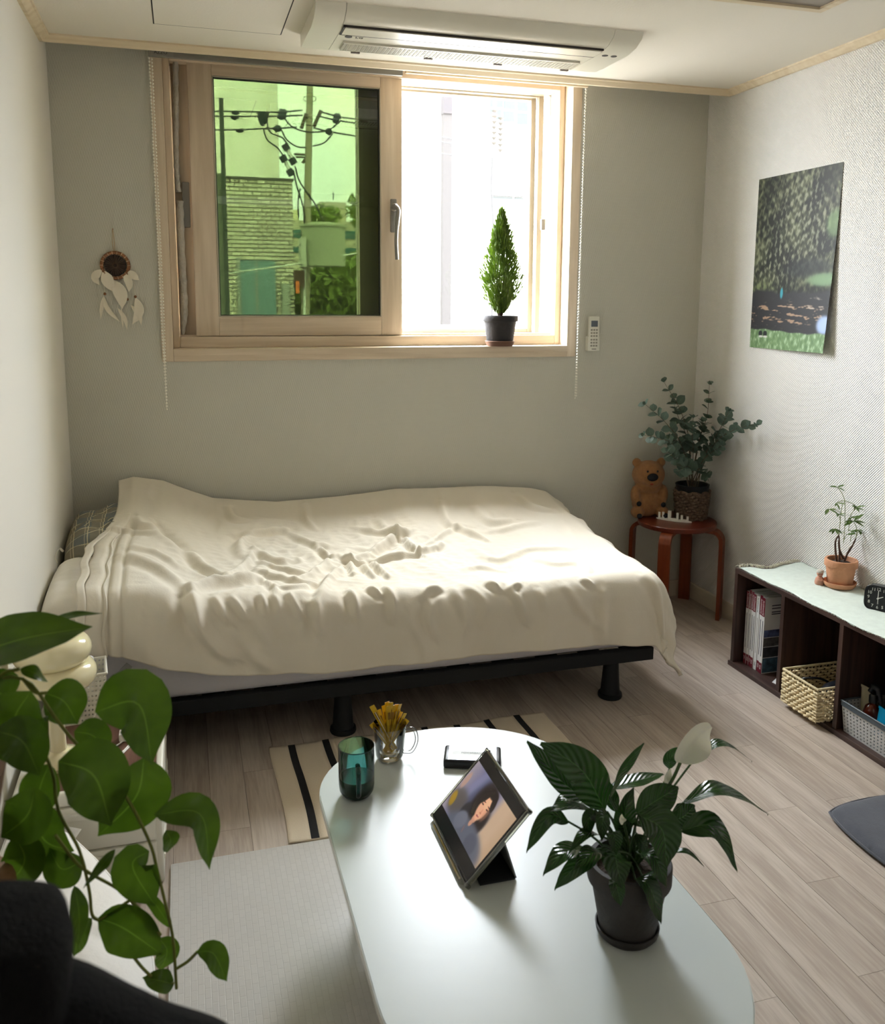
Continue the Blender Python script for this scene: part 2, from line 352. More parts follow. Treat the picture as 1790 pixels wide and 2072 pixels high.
# lining of the reveal
obj('lining', MB().box(.378, .4005, .012, .29, 1.19, 2.375), m_oak, w1); obj('lining', MB().box(2.0895, 2.112, .012, .29, 1.19, 2.375), m_oak, w1)
obj('sill_board', MB().rbox(.4005, 2.0895, -.013, .29, 1.19, 1.2185, .002), m_oakx, w1); obj('lining', MB().box(.4005, 2.0895, .012, .29, 2.352, 2.375), m_oakx, w1)
for i, mb in enumerate(rect(.4005, 2.0895, 1.2185, 2.352, .026, .083, .185, bot=.044)): obj('frame', mb, m_oak if i < 2 else m_oakx, w1)
for y in (.115, .150): obj('track', MB().box(.43, 2.06, y-.003, y+.003, 1.2625, 1.270), m_oakx, w1)
def sheet(x0, x1, y, z0, z1): return MB().add([(x0, y, z0), (x1, y, z0), (x1, y, z1), (x0, y, z1)], [(0, 1, 2, 3)])
def sash(x0, x1, z0, z1, y0, y1, stile, gm, name, mats):
    s = link(name, MB().box(x0+stile*.8, x0+stile*.81, y0+.01, y0+.011, z0+.05, z0+.051).mesh(name, mats[0]), w1)
    for i, mb in enumerate(rect(x0, x1, z0, z1, stile, y0, y1, bot=stile*.85, top=stile*.72)): obj('rail' if i > 1 else 'stile', mb, mats[0] if i < 2 else mats[1], s, 30)
    gx0, gx1, gz0, gz1 = x0+stile, x1-stile, z0+stile*.85, z1-stile*.72
    for mb in rect(gx0-.001, gx1+.001, gz0-.001, gz1+.001, .006, y0-.003, y0+.004): obj('bead', mb, m_upvc, s)
    for mb in rect(gx0, gx1, gz0, gz1, .009, y0+.004, y0+.02): obj('gasket', mb, m_gask, s)
    obj('pane', sheet(gx0, gx1, y0+.011, gz0, gz1), gm, s)
    return s
sf = sash(.493, 1.356, 1.265, 2.35, .098, .132, .092, m_film, 'sliding_sash', (m_oak, m_oakx))
# the second sash, slid behind the first; its right stile shows through the film
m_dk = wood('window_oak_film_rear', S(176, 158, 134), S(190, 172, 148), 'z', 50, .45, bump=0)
s2 = link('sliding_sash', MB().rbox(.43, .52, .138, .172, 1.268, 2.35, .003).mesh('stile', m_dk), w1)
obj('stile', MB().rbox(1.178, 1.27, .138, .172, 1.268, 2.35, .003), m_dk, s2); obj('rail', MB().box(.52, 1.178, .138, .172, 1.268, 1.332), m_dk, s2); obj('rail', MB().box(.52, 1.178, .138, .172, 2.312, 2.35), m_dk, s2)
obj('pane', sheet(.52, 1.178, .155, 1.332, 2.312), m_clear, s2)
# handle on the front sash
hd = obj('handle_plate', MB().rbox(1.303, 1.330, .086, .098, 1.70, 1.838, .004), m_alu, sf, 30)
obj('handle_hub', MB().lathe([(.016, 0), (.016, .02), (.012, .026), (0, .026)], (1.3165, .086, 1.802), 16, Matrix.Rotation(R(90), 3, 'X')), m_alu, hd, 40)
obj('handle_lever', MB().tube(bez([(1.3165, .066, 1.805), (1.330, .058, 1.79), (1.322, .050, 1.73), (1.318, .050, 1.66), (1.323, .056, 1.585)], 16), [.014]*3+[.012]*6+[.010]*8, 10, .7), m_alu, hd, 50)
obj('keyhole', MB().box(1.311, 1.322, .0845, .086, 1.818, 1.826), m_alud, hd)
# latch and bubble-wrap roll in the gap at the left
obj('latch', MB().rbox(.458, .486, .108, .137, 1.70, 1.875, .003), m_alud, w1)
m_foil = mat('bubble_wrap', S(176, 170, 158), .3, spec=.7, var=.12, vs=30, bump=.9, bs=110, bd=.006)
fo = thing('bubble_wrap_roll', 'long crinkled bubble wrap roll stuffed in the gap beside the window sash', 'packing', (.446, .115, 1.268))
obj('wrap', MB().tube(bez([(.440, .108, 1.272), (.449, .11, 1.40), (.446, .11, 1.62), (.447, .105, 1.80)], 30), [.006+.012*min(1, i/6)+.002*math.sin(i*1.9) for i in range(31)], 12, .8), m_foil, fo, 60)
obj('wrap', MB().tube(bez([(.444, .112, 1.835), (.440, .112, 1.95), (.447, .112, 2.15), (.452, .112, 2.348)], 30), [.013+.002*math.sin(i*2.3) for i in range(31)], 12, .8), m_foil, fo, 60)
# outer white window: stepped frame, fixed pane, small stop
o1 = obj('outer_frame', MB().box(.4005, .445, .19, .29, 1.2185, 2.352), m_upvc, w1)
for a, (x1, zt, y0, y1) in enumerate(((2.0895, 2.352, .189, .215), (2.045, 2.346, .215, .245), (2.020, 2.338, .245, .29))):
    wd = .026
    for mb in rect(1.22 if a else .446, x1, 1.2185+.014*a, zt, wd, y0, y1, bot=.03+.006*a): obj('outer_frame', mb, m_upvc, w1)
for mb in rect(.55, 1.21, 1.24, 2.335, .02, .245, .28): obj('outer_sash', mb, m_upvc, w1)
obj('outer_pane', sheet(1.246, 1.994, .267, 1.28, 2.312), m_clear, w1)
obj('outer_pane', sheet(.56, 1.20, .263, 1.25, 2.33), m_clear, w1)
obj('catch', MB().rbox(2.026, 2.046, .170, .189, 1.735, 1.785, .003), m_alud, w1)

# ------------------------------------------------------------------ roller blinds rolled up into the recess
m_alub = mat('blind_rail_paint', S(134, 130, 122), .5, var=.05, vs=40, stretch=(.1, 1, 1))
m_blind = mat('blind_cloth', S(214, 204, 188), .8, bump=.2, bs=300)
m_bead = mat('bead_plastic', S(238, 234, 222), .4)
def blind(x0, x1, label, railm, cx, zr, lowz, sway):
    b = thing('roller_blind', label, 'blind', ((x0+x1)/2, -.08, 2.30))
    obj('roll', MB().lathe([(.028, x0), (.028, x1)], (0, -.08, 2.47), 20, Matrix(((0, 0, 1), (1, 0, 0), (0, 1, 0)))), m_blind, b, 40)
    obj('cloth', MB().box(x0+.01, x1-.01, -.0925, -.0915, zr+.03, 2.49), m_blind, b)
    r_ = obj('bottom_rail', MB().rbox(x0, x1, -.099, -.082, zr, zr+.03, .003), railm, b, 30)
    # bead chain: one mesh of small beads on a cord, hanging in a long loop
    mb = MB(); zt = 2.44; n = 118; pts = []
    for k in range(n): z = zt-(zt-lowz)*k/n; pts.append(Vector((cx+sway*(zt-z)-.0045*min(1, (z-lowz)*3), -.060, z)))
    for k in range(n): z = lowz+(zt-lowz)*k/n; pts.append(Vector((cx+sway*(zt-z)+.0045*min(1, (z-lowz)*3), -.046, z)))
    for p in pts: mb.ball(p, .0036, 6, 4)
    c = obj('bead_chain', mb, m_bead, b, 60); c['kind'] = 'stuff'
    obj('cord', MB().tube([pts[0], pts[n-1], pts[n], pts[-1]], .0007, 5), m_bead, c)
    return b, r_
b1, r1 = blind(.356, 1.312, 'rolled up roller blind with grey metal bottom rail and left bead chain', m_alub, .362, 2.290, .985, .004)
text_obj('lettering', 'AZZO', .017, mat('rail_print', S(52, 50, 46), .6), frame((.400, -.0995, 2.305), (1, 0, 0), (0, 0, 1)), r1, .0002)
obj('sticker', MB().box(.365, .445, -.0994, -.099, 2.294, 2.317), mat('rail_sticker', S(146, 141, 132), .55), r1)
blind(1.325, 2.115, 'rolled up roller blind with cream bottom rail and right bead chain', m_trim, 2.124, 2.302, .985, -.006)

# ------------------------------------------------------------------ ceiling cassette air conditioner
m_ac = mat('ac_white', S(224, 220, 206), .28, spec=.6); m_ac2 = mat('ac_grey', S(176, 172, 160), .4); m_slot = mat('ac_slot', S(52, 46, 44), .7)
ac = thing('air_conditioner', 'white slim ceiling cassette air conditioner above the window', 'air conditioner', (1.42, -.6, H))
AX0, AX1, AY0, AY1, AZ = .866, 1.978, -.81, -.44, 2.270
def acsec(x0, x1, sl=0, sr=0):
    """side profile of the unit in y,z extruded in x, the far lip a little shorter"""
    pr = [(AY1, H), (AY1, AZ+.006), (AY1-.006, AZ), (AY0+.11, AZ-.004), (AY0+.05, AZ+.006), (AY0+.012, AZ+.024), (AY0, H)]
    k = len(pr); vs = [(x0, y, z) for y, z in pr]+[(x1, y, z) for y, z in pr]
    return MB().add(vs, [tuple(range(k)), tuple(range(k, 2*k))]+[(i, (i+1) % k, k+(i+1) % k, k+i) for i in range(k)])
obj('end_cover', acsec(AX0, AX0+.095), m_ac, ac, 35); obj('end_cover', acsec(AX1-.105, AX1), m_ac, ac, 35); obj('body', acsec(AX0+.0965, AX1-.1065), m_ac, ac, 35)
def acz(y): return AZ-.004*(y-AY1)/(AY0+.11-AY1) if y > AY0+.11 else AZ-.004+.010*((AY0+.11)-y)/.09
vn = obj('vane', MB().box(AX0+.104, AX1-.114, AY0+.078, AY0+.148, AZ-.0075, AZ+.004), m_ac, ac)
obj('vane_slot', MB().box(AX0+.100, AX1-.110, AY0+.148, AY0+.158, AZ-.0062, AZ+.004), m_slot, ac); obj('vane_slot', MB().box(AX0+.100, AX1-.110, AY0+.0745, AY0+.078, AZ-.0045, AZ+.004), m_slot, ac)
obj('vane_slot', MB().box(AX0+.098, AX0+.104, AY0+.0745, AY0+.158, AZ-.0062, AZ+.004), m_slot, ac)
gr = obj('intake_grille', MB().box(AX0+.13, AX1-.13, AY1-.13, AY1-.035, AZ-.007, AZ), m_ac2, ac)
g2 = MB()
for i in range(60):
    x = AX0+.14+i*.0143
    for j in range(9): g2.box(x, x+.0085, AY1-.127+j*.0101, AY1-.1215+j*.0101, AZ-.0084, AZ-.0068)
q = obj('grille_mesh', g2, mat('grille_light', S(196, 192, 178), .4), gr); q['kind'] = 'stuff'
obj('grille_lip', MB().box(AX0+.125, AX1-.125, AY1-.136, AY1-.130, AZ-.009, AZ), m_ac, ac)
for k in range(4): obj('clip', MB().box(AX0+.17+k*.262, AX0+.20+k*.262, AY1-.037, AY1-.026, AZ-.011, AZ-.002), mat('ac_clip', S(104, 92, 84), .6) if k == 0 else bpy.data.materials['ac_clip'], ac)
for k in range(2): obj('sensor', MB().lathe([(.011, -.0015), (.011, .004)], (AX1-.078+k*.034, AY0+.13, AZ-.0035), 14), m_slot, ac)
lg = obj('logo', MB().lathe([(.012, -.0012), (.012, .004)], (AX0+.132, AY0+.178, AZ-.0035), 20), m_slot, ac)
text_obj('logo_lettering', 'LG', .022, m_slot, frame((AX0+.168, AY0+.178, AZ-.0048), (1, 0, 0), (0, 1, 0)) @ Matrix.Scale(-1, 4, (0, 1, 0)) @ Matrix.Scale(-1, 4, (0, 0, 1)), lg)
# ceiling lamp whose corner just shows
cl_ = thing('ceiling_lamp', 'square ceiling light with pale wooden rim, only one corner showing', 'ceiling lamp', (2.03, -1.6, H))
for mb in ([MB().box(1.72, 2.335, -1.275, -1.25, H-.035, H), MB().box(1.72, 2.335, -1.9, -1.875, H-.035, H), MB().box(1.72, 1.745, -1.875, -1.275, H-.035, H), MB().box(2.31, 2.335, -1.875, -1.275, H-.035, H)]): obj('rim', mb, m_trim, cl_)
obj('diffuser', MB().box(1.745, 2.31, -1.875, -1.275, H-.028, H-.002), mat('lamp_acrylic', S(150, 142, 132), .4), cl_)
# unseen glowing ceiling panel, added behind the camera as fill light
def fill_panel(x0, x1, y0, y1, label, power, col):
    c = thing('ceiling_lamp', label, 'ceiling lamp', ((x0+x1)/2, (y0+y1)/2, H))
    for mb in (MB().box(x0-.03, x0, y0-.03, y1+.03, H-.05, H), MB().box(x1, x1+.03, y0-.03, y1+.03, H-.05, H), MB().box(x0, x1, y0-.03, y0, H-.05, H), MB().box(x0, x1, y1, y1+.03, H-.05, H)): obj('rim', mb, m_white, c)
    obj('diffuser', MB().box(x0, x1, y0, y1, H-.045, H-.01), mat('fill_panel_glow', col, .5, emis=power), c)
fill_panel(.75, 1.95, -4.45, -3.85, 'long white ceiling light panel added unseen behind the camera as fill light', 1.5, (1, .96, .90, 1))
# ------------------------------------------------------------------ outside: street, buildings, utility pole
def ext_mat(name, col, **k): return mat(name, col, .8, spec=.2, **k)
def brickmat(name, c1, c2, mo, sx, sy):
    m, t, b, N, L = nodes(name); g = N('NewGeometry'); sp = N('SeparateXYZ'); L(g.outputs['Position'], sp.inputs[0]); cx = N('CombineXYZ'); ad = N('Math'); L(sp.outputs[0], ad.inputs[0]); L(sp.outputs[1], ad.inputs[1])
    L(ad.outputs[0], cx.inputs[0]); L(sp.outputs[2], cx.inputs[1]); br = N('TexBrick'); L(cx.outputs[0], br.inputs['Vector'])
    br.inputs['Scale'].default_value = 1; br.inputs['Brick Width'].default_value = sx; br.inputs['Row Height'].default_value = sy; br.inputs['Mortar Size'].default_value = sy*.15
    br.inputs['Color1'].default_value = c1; br.inputs['Color2'].default_value = c2; br.inputs['Mortar'].default_value = mo
    L(br.outputs['Color'], b.inputs['Base Color']); b.inputs['Roughness'].default_value = .9; return m
street = obj('street', MB().box(-60, 120, .5, 140, -7.2, -7), ext_mat('asphalt', S(120, 118, 114))); street['kind'] = 'structure'
YB = 28.
p0, p1 = pix(300, 368, y=YB), pix(591, 366, y=YB)
bb = thing('brick_building', 'grey brick building with flat parapet seen through the green tinted pane', 'building', (p1.x-4, YB, -7))
obj('wall', MB().box(p1.x-9, p1.x, YB, YB+8, -7, p1.z), brickmat('brick_grey', S(188, 180, 158), S(226, 219, 198), S(84, 76, 64), .30, .135), bb)
obj('parapet', MB().box(p1.x-9.05, p1.x+.05, YB-.05, YB+8, p1.z, p1.z+.07), ext_mat('coping', S(96, 94, 88)), bb)
a, b = pix(438, 440, y=YB), pix(448, 378, y=YB)
obj('window', MB().box(a.x-.6, b.x, YB-.04, YB+.02, a.z-.4, b.z), ext_mat('pale_window', S(206, 200, 186)), bb)  # window as a plain pale panel
a, b = pix(489, 645, y=YB), pix(556, 528, y=YB)
wn = obj('window', MB().box(a.x, b.x, YB-.03, YB+.05, a.z-1, b.z), ext_mat('window_dark', S(120, 146, 150)), bb)
obj('window_frame', MB().box(a.x-.12, a.x, YB-.08, YB, a.z-1, b.z+.1).box(a.x+.5, a.x+.58, YB-.06, YB, a.z-1, b.z), ext_mat('window_trim', S(150, 152, 146)), wn)
a = pix(573, 645, y=YB-.4); b = pix(586, 574, y=YB-.4)
obj('meter_box', MB().box(a.x, b.x, YB-.4, YB, a.z-1, b.z), ext_mat('meter_box_paint', S(158, 160, 150)), bb)
# pale rendered house behind, dark corner post of the neighbour in front
Y2 = 44.; a, b = pix(452, 366, y=Y2), pix(541, 120, y=Y2)
ph_ = thing('rendered_house', 'pale speckled rendered house rising behind the brick building', 'building', ((a.x+b.x)/2, Y2, -7))
obj('wall', MB().box(a.x-3, b.x, Y2, Y2+9, -7, b.z+2), ext_mat('pale_render', S(236, 232, 220), var=.1, vs=6), ph_)
obj('pilaster', MB().box(b.x-.1, b.x+.45, Y2-.2, Y2, -7, b.z+2), ext_mat('pale_render_edge', S(226, 222, 208)), ph_)
a, b = pix(428, 366, y=18.), pix(446, 120, y=18.)
dk = thing('neighbour_house', 'dark corner of the neighbouring house close to the window', 'building', (a.x-1, 18., -7))
obj('wall', MB().box(a.x-4, b.x-.05, 18, 22, -7, pix(440, 350, y=18.).z), ext_mat('neighbour_dark', S(104, 106, 92)), dk)
obj('downpipe', MB().lathe([(.05, -7), (.05, pix(444, 200, y=18.).z)], (b.x-.02, 17.9, 0), 10), ext_mat('downpipe_paint', S(66, 70, 64)), dk)
# utility pole
YP = 22.; m_conc = ext_mat('concrete_pole', S(150, 142, 120), var=.08, vs=3); m_ins = mat('line_rubber', S(42, 52, 56), .5); m_wire = mat('wire_black', S(36, 40, 38), .6); m_cer = mat('ceramic_white', S(220, 220, 214), .3)
m_rust = ext_mat('pole_steel', S(86, 78, 66))
P = lambda U, V: pix(U, V, y=YP)
up = thing('utility_pole', 'concrete utility pole carrying transformer, fuse cutouts and power lines', 'utility pole', (P(622, 400).x, YP, -7))
t_, b_ = P(628, 120), P(617, 660)
obj('pole', MB().tube([Vector((b_.x-.02, YP, -7)), b_, t_], [.15, .125, .085], 16), m_conc, up, 60)
obj('crossarm', MB().tube([P(608, 262)+V3(0, -.15, 0), P(618, 232)+V3(0, -.15, 0)], .05, 6), m_rust, up); obj('crossarm', MB().tube([P(634, 258)+V3(0, -.1, 0), P(648, 225)+V3(0, -.1, 0)], .05, 6), m_rust, up)
obj('bracket', MB().tube([P(595, 312), P(617, 313)], .03, 6).tube([P(598, 318), P(616, 318)], .025, 6).tube([P(612, 330), P(620, 318)], .04, 6), m_rust, up)
for u, v in ((619, 200), (634, 200)): obj('ring', MB().tube([P(u+5*math.cos(k*.5236), v+5*math.sin(k*.5236)) for k in range(13)], .012, 5), m_wire, up)
for (u0, v0, u1, v1) in ((562, 228, 612, 223), (560, 236, 612, 233), (552, 261, 600, 257), (690, 238, 648, 226), (686, 245, 648, 236), (672, 268, 634, 259)):
    obj('insulator', MB().tube([P(u0, v0), P(u0+(u1-u0)*.12, v0+(v1-v0)*.12), P(u0+(u1-u0)*.32, v0+(v1-v0)*.32), P(u0+(u1-u0)*.36, v0+(v1-v0)*.36), P(u1, v1)], [.03, .10, .08, .025, .02], 10), m_ins, up, 50)
for k, (u, v) in enumerate(((585, 312), (580, 335))):
    c = obj('fuse_cutout', MB().tube([P(u-6, v-14), P(u+8, v+14)], .055, 10), m_cer, up, 40)
    obj('fuse_cap', MB().tube([P(u-10, v-20), P(u-3, v-8)], .10, 8).tube([P(u+4, v+8), P(u+11, v+20)], .10, 8), m_ins, c, 40)
tr = obj('transformer', MB().lathe([(.0, 0), (.62, 0), (.62, 1.05), (.66, 1.07), (.66, 1.12), (.3, 1.2), (0, 1.2)], (P(650, 520).x, YP-.35, P(650, 540).z), 28), ext_mat('transformer_paint', S(150, 152, 128)), up, 40)
obj('fin_panel', MB().box(P(602, 500).x, P(612, 500).x, YP-.8, YP-.2, P(605, 542).z, P(605, 484).z), ext_mat('fin_paint', S(176, 176, 160)), up)
for u in (615, 655): obj('bushing', MB().tube([P(u, 484)-V3(0, .3, 0), P(u, 476)-V3(0, .3, 0), P(u, 468)-V3(0, .3, 0), P(u, 462)-V3(0, .3, 0)], [.07, .05, .08, .04], 10), m_ins, up, 40)
obj('telecom_box', MB().box(P(592, 600).x, P(612, 560).x, YP-.5, YP-.2, P(600, 582).z, P(600, 548).z), mat('telecom_brown', S(78, 54, 38), .6), up)
obj('telecom_box', MB().box(P(594, 600).x, P(600, 560).x, YP-.56, YP-.5, P(600, 594).z, P(600, 570).z), mat('tag_orange', S(214, 110, 50), .6), up)
obj('conduit', MB().tube([P(614, 545)-V3(0, .25, 0), P(613, 660)-V3(0, .25, 0)], .035, 8), m_cer, up)
wires = [[(380, 227), (470, 227), (562, 229)], [(380, 237), (470, 237), (560, 237)], [(380, 264), (470, 264), (552, 261)], [(690, 239), (730, 244), (800, 255)], [(686, 246), (730, 253), (800, 268)], [(672, 269), (730, 279), (800, 292)],
         [(572, 238), (590, 258), (620, 268), (660, 266), (686, 248)], [(568, 264), (580, 285), (600, 298), (619, 300)], [(632, 297), (655, 290), (672, 272)], [(532, 262), (540, 285), (560, 300), (576, 322)], [(538, 240), (545, 268), (570, 280), (582, 296)],
         [(592, 345), (600, 380), (612, 420), (615, 462)], [(596, 338), (606, 370), (640, 420), (655, 462)], [(606, 382), (602, 410), (603, 440)]]
for wv in wires: obj('wire', MB().tube(bez([P(u, v)-V3(0, .1, 0) for u, v in wv], 14), .022, 5), m_wire, up, 60)
for (u, v) in ((476, 228), (475, 238), (485, 264)): obj('line_clamp', MB().tube([P(u-8, v), P(u, v+1), P(u+8, v)], [.03, .06, .03], 8), m_ins, up, 40)
obj('line_clamp', MB().tube([P(532, 228), P(532, 245), P(529, 255)], [.16, .13, .03], 8), m_ins, up, 40)
obj('service_cable', MB().tube(bez([pix(380, 565, y=YP-.8), pix(520, 545, y=YP-.8), pix(612, 532, y=YP-.7), pix(800, 498, y=YP-.8)], 16), .019, 6), mat('cable_white', S(216, 216, 206), .5), up, 60)
# school block beyond, water tank house, trees
Y3 = 80.; Q = lambda U, V: pix(U, V, y=Y3); m_con = ext_mat('far_concrete', S(178, 172, 146)); m_fg = ext_mat('far_glass', S(74, 110, 104))
sb = thing('office_block', 'long low office block with ribbon windows beyond the utility pole', 'building', (Q(680, 500).x, Y3, -7))
obj('wall', MB().box(Q(560, 500).x, Q(850, 500).x, Y3, Y3+12, -7, Q(650, 447).z), m_con, sb)
for u0, u1 in ((566, 632), (634, 674), (680, 718), (722, 790)):
    f_ = obj('window', MB().box(Q(u0, 465).x, Q(u1, 465).x, Y3-.1, Y3, Q(650, 482).z, Q(650, 466).z), m_fg, sb)
    obj('pane_bars', MB().box(Q(u0, 470).x, Q(u1, 470).x, Y3-.16, Y3-.1, Q(650, 475).z, Q(650, 474).z), m_con, f_)
for u0, u1 in ((566, 632), (634, 720), (722, 790)): obj('window', MB().box(Q(u0, 465).x, Q(u1, 465).x, Y3-.1, Y3, Q(650, 512).z, Q(650, 501).z), m_fg, sb)
obj('roof_house', MB().box(Q(655, 430).x, Q(708, 430).x, Y3+2, Y3+9, Q(680, 447).z, Q(680, 404).z), m_con, sb)
obj('roof_house', MB().box(Q(590, 430).x, Q(610, 430).x, Y3+2, Y3+9, Q(600, 447).z, Q(600, 420).z), ext_mat('far_cream', S(200, 194, 160)), sb)
obj('antenna', MB().tube([Q(674, 404), Q(674, 388)], .05, 5).tube([Q(671, 393), Q(677, 393)], .04, 5), m_wire, sb)
m_tree = ext_mat('tree_leaves', S(112, 128, 62), var=.35, vs=2); m_bark = ext_mat('tree_bark', S(84, 70, 56))
def tree(U, V, y, r, h, label, n):
    base = pix(U, V, y=y); t = thing('tree', label, 'tree', (base.x, y, -7), 'street trees beyond the pole'); mb = MB(); mb.closed = False; rr = random.Random(int(U))
    for k in range(n):
        a = rr.random()*6.283; ph = math.acos(1-2*rr.random()); q = rr.random()**.35
        p = base+Vector((math.sin(ph)*math.cos(a)*r*q, math.sin(ph)*math.sin(a)*r*q, math.cos(ph)*h*q)); s = .14+.12*rr.random()
        e = Euler((rr.random()*6, rr.random()*6, 0)).to_matrix(); mb.add([p+e @ Vector(v)*s for v in ((-1, 0, 0), (0, -.5, 0), (1, 0, 0), (0, .5, 0))], [(0, 1, 2, 3)])
    f_ = obj('foliage', mb, m_tree, t); f_['kind'] = 'stuff'
    obj('trunk', MB().tube([(base.x, y, -7), (base.x+.1, y, base.z)], [.2, .12], 8), m_bark, t, 50)
tree(672, 610, 34., 1.9, 1.5, 'bushy dark green street tree below the transformer', 2600)
tree(735, 590, 38., 1.6, 1.9, 'tall street tree standing right of the bushy one', 1600)
tree(655, 434, 76., 1.6, .9, 'small roof garden tree on the office block', 500)
tree(726, 425, 76., 1.2, 1.6, 'slim tree rising past the roof of the office block', 500)
# bright building across the street in the open half of the window
Y4 = 24.; G = lambda U, V: pix(U, V, y=Y4); m_wb = ext_mat('sunlit_render', S(190, 188, 182)); m_gw = ext_mat('teal_glazing', (0.0156, 0.0239, 0.0239, 1)); m_gl = ext_mat('dull_glazing', (0.0302, 0.0322, 0.0302, 1))
wb = thing('white_building', 'bright white building across the street with teal windows and brown pillar', 'building', (G(980, 500).x, Y4, -7))
obj('wall', MB().box(G(800, 400).x, G(1330, 400).x, Y4, Y4+6, -7, G(950, 30).z), m_wb, wb)
obj('pillar', MB().box(G(891, 400).x, G(909, 400).x, Y4-.3, Y4, G(900, 657).z, G(900, 186).z), ext_mat('pillar_granite', (0.0180, 0.0161, 0.0151, 1), var=.06, vs=14), wb)
obj('pillar_head', MB().box(G(891, 210).x, G(909, 210).x, Y4-.34, Y4, G(900, 234).z, G(900, 186).z), ext_mat('pillar_dark', (0.0148, 0.0129, 0.0135, 1)), wb)
for u0, u1, v0, v1 in ((990, 1017, 193, 217), (1019, 1042, 193, 219), (1046, 1070, 195, 221), (990, 1015, 221, 242), (1018, 1041, 223, 245), (1046, 1069, 225, 249)):
    obj('window', MB().box(G(u0, 200).x, G(u1, 200).x, Y4-.05, Y4, G(1000, v1).z, G(1000, v0).z), m_gw, wb)
for u0, u1, v0, v1 in ((998, 1007, 353, 373), (1012, 1024, 353, 374), (1027, 1035, 353, 374), (1050, 1062, 358, 393), (995, 1040, 398, 415), (1043, 1062, 398, 420)):
    obj('window', MB().box(G(u0, 200).x, G(u1, 200).x, Y4-.05, Y4, G(1000, v1).z, G(1000, v0).z), m_gl, wb)
obj('string_course', MB().box(G(985, 400).x, G(1085, 400).x, Y4-.12, Y4, G(1000, 397).z, G(1000, 395).z).box(G(985, 400).x, G(1085, 400).x, Y4-.12, Y4, G(1000, 420).z, G(1000, 417).z), ext_mat('course', (0.0312, 0.0286, 0.0260, 1)), wb)
rl = thing('roadside_pole', 'thin grey roadside pole with stacked insulators before the white building', 'utility pole', (pix(996, 700, y=15.).x, 15, -7))
Z = lambda U, V: pix(U, V, y=15.); m_gp = ext_mat('pole_grey', (0.0161, 0.0151, 0.0145, 1))
obj('pole', MB().tube([(Z(997, 700).x, 15, -7), Z(997, 440), Z(993, 380), Z(996, 318)], [.05, .03, .028, .026], 8), m_gp, rl, 60)
obj('mast', MB().tube([Z(998, 243), Z(1005, 150)], .035, 8), ext_mat('mast_dark', (0.0218, 0.0192, 0.0192, 1)), rl, 60)
for u, v0 in ((999, 250), (1012, 264)): obj('insulator', MB().lathe([(.02+.05*(k % 2), k*.055) for k in range(14)], Z(u, v0+44), 10), ext_mat('insulator_tan', (0.0322, 0.0286, 0.0234, 1)), rl)
for k, (v0, v1) in enumerate(((277, 306), (287, 312), (310, 335))): obj('wire', MB().tube([Z(880, v0-2), Z(1000, v0+20), Z(1100, v1+4)], .010, 5), m_gp, rl)
# ------------------------------------------------------------------ bed
m_blk = mat('black_steel', S(22, 24, 26), .55, spec=.35)
m_sheet = mat('mattress_cover', S(206, 204, 212), .85, bump=.25, bs=90, bd=.003, sheen=.2)
BX0, BX1, BY0, BY1 = .03, 2.016, -.985, -.02
bed = thing('bed_frame', 'black low steel bed frame on tapered feet along the window wall', 'bed', (1.0, -.5, 0))
for mb in (MB().rbox(BX0, BX1, BY0, BY0+.03, .143, .19, .003), MB().rbox(BX0, BX1, BY1-.03, BY1, .143, .19, .003), MB().rbox(BX0, BX0+.03, BY0+.03, BY1-.03, .143, .19, .003), MB().rbox(BX1-.03, BX1, BY0+.03, BY1-.03, .143, .19, .003)): obj('rail', mb, m_blk, bed)
for k in range(12): x = BX0+.1+k*.162; obj('slat', MB().box(x, x+.07, BY0+.03, BY1-.03, .172, .186), m_blk, bed)
lg_ = MB().lathe([(.027, .146), (.029, .10), (.034, .03), (.036, .018), (.042, .016), (.044, .006), (.042, 0)], (0, 0, 0), 20).mesh('leg', m_blk, 40)
for x in (.13, .90, 1.874):
    for y in (-.935, -.09): o = link('leg', lg_, bed); o.location = (x, y, 0)
mt = obj('mattress', MB().rbox(.022, 2.004, -.975, -.03, .1905, .415, .035, 4), m_sheet, None, 40)
tag(mt, 'white covered mattress lying on the black bed frame', 'mattress')
for (u0, v0, u1, v1) in ((262, 1345, 222, 1388),):
    a, b = pix(u0, v0, y=-.979), pix(u1, v1, y=-.979); d = (b-a).normalized(); n = Vector((0, -1, 0)); s_ = d.cross(n).normalized()*.011
    obj('strap', MB().add([a+s_, a-s_, b-s_, b+s_]+[q+n*.002 for q in (a+s_, a-s_, b-s_, b+s_)], [(0, 1, 2, 3), (4, 5, 6, 7), (0, 1, 5, 4), (1, 2, 6, 5), (2, 3, 7, 6), (3, 0, 4, 7)]), mat('elastic_grey', S(168, 166, 168), .8), mt)
    obj('buckle', MB().rbox(b.x-.012, b.x+.016, -.984, -.978, b.z-.004, b.z+.016, .002), mat('buckle_grey', S(150, 148, 150), .5), mt)
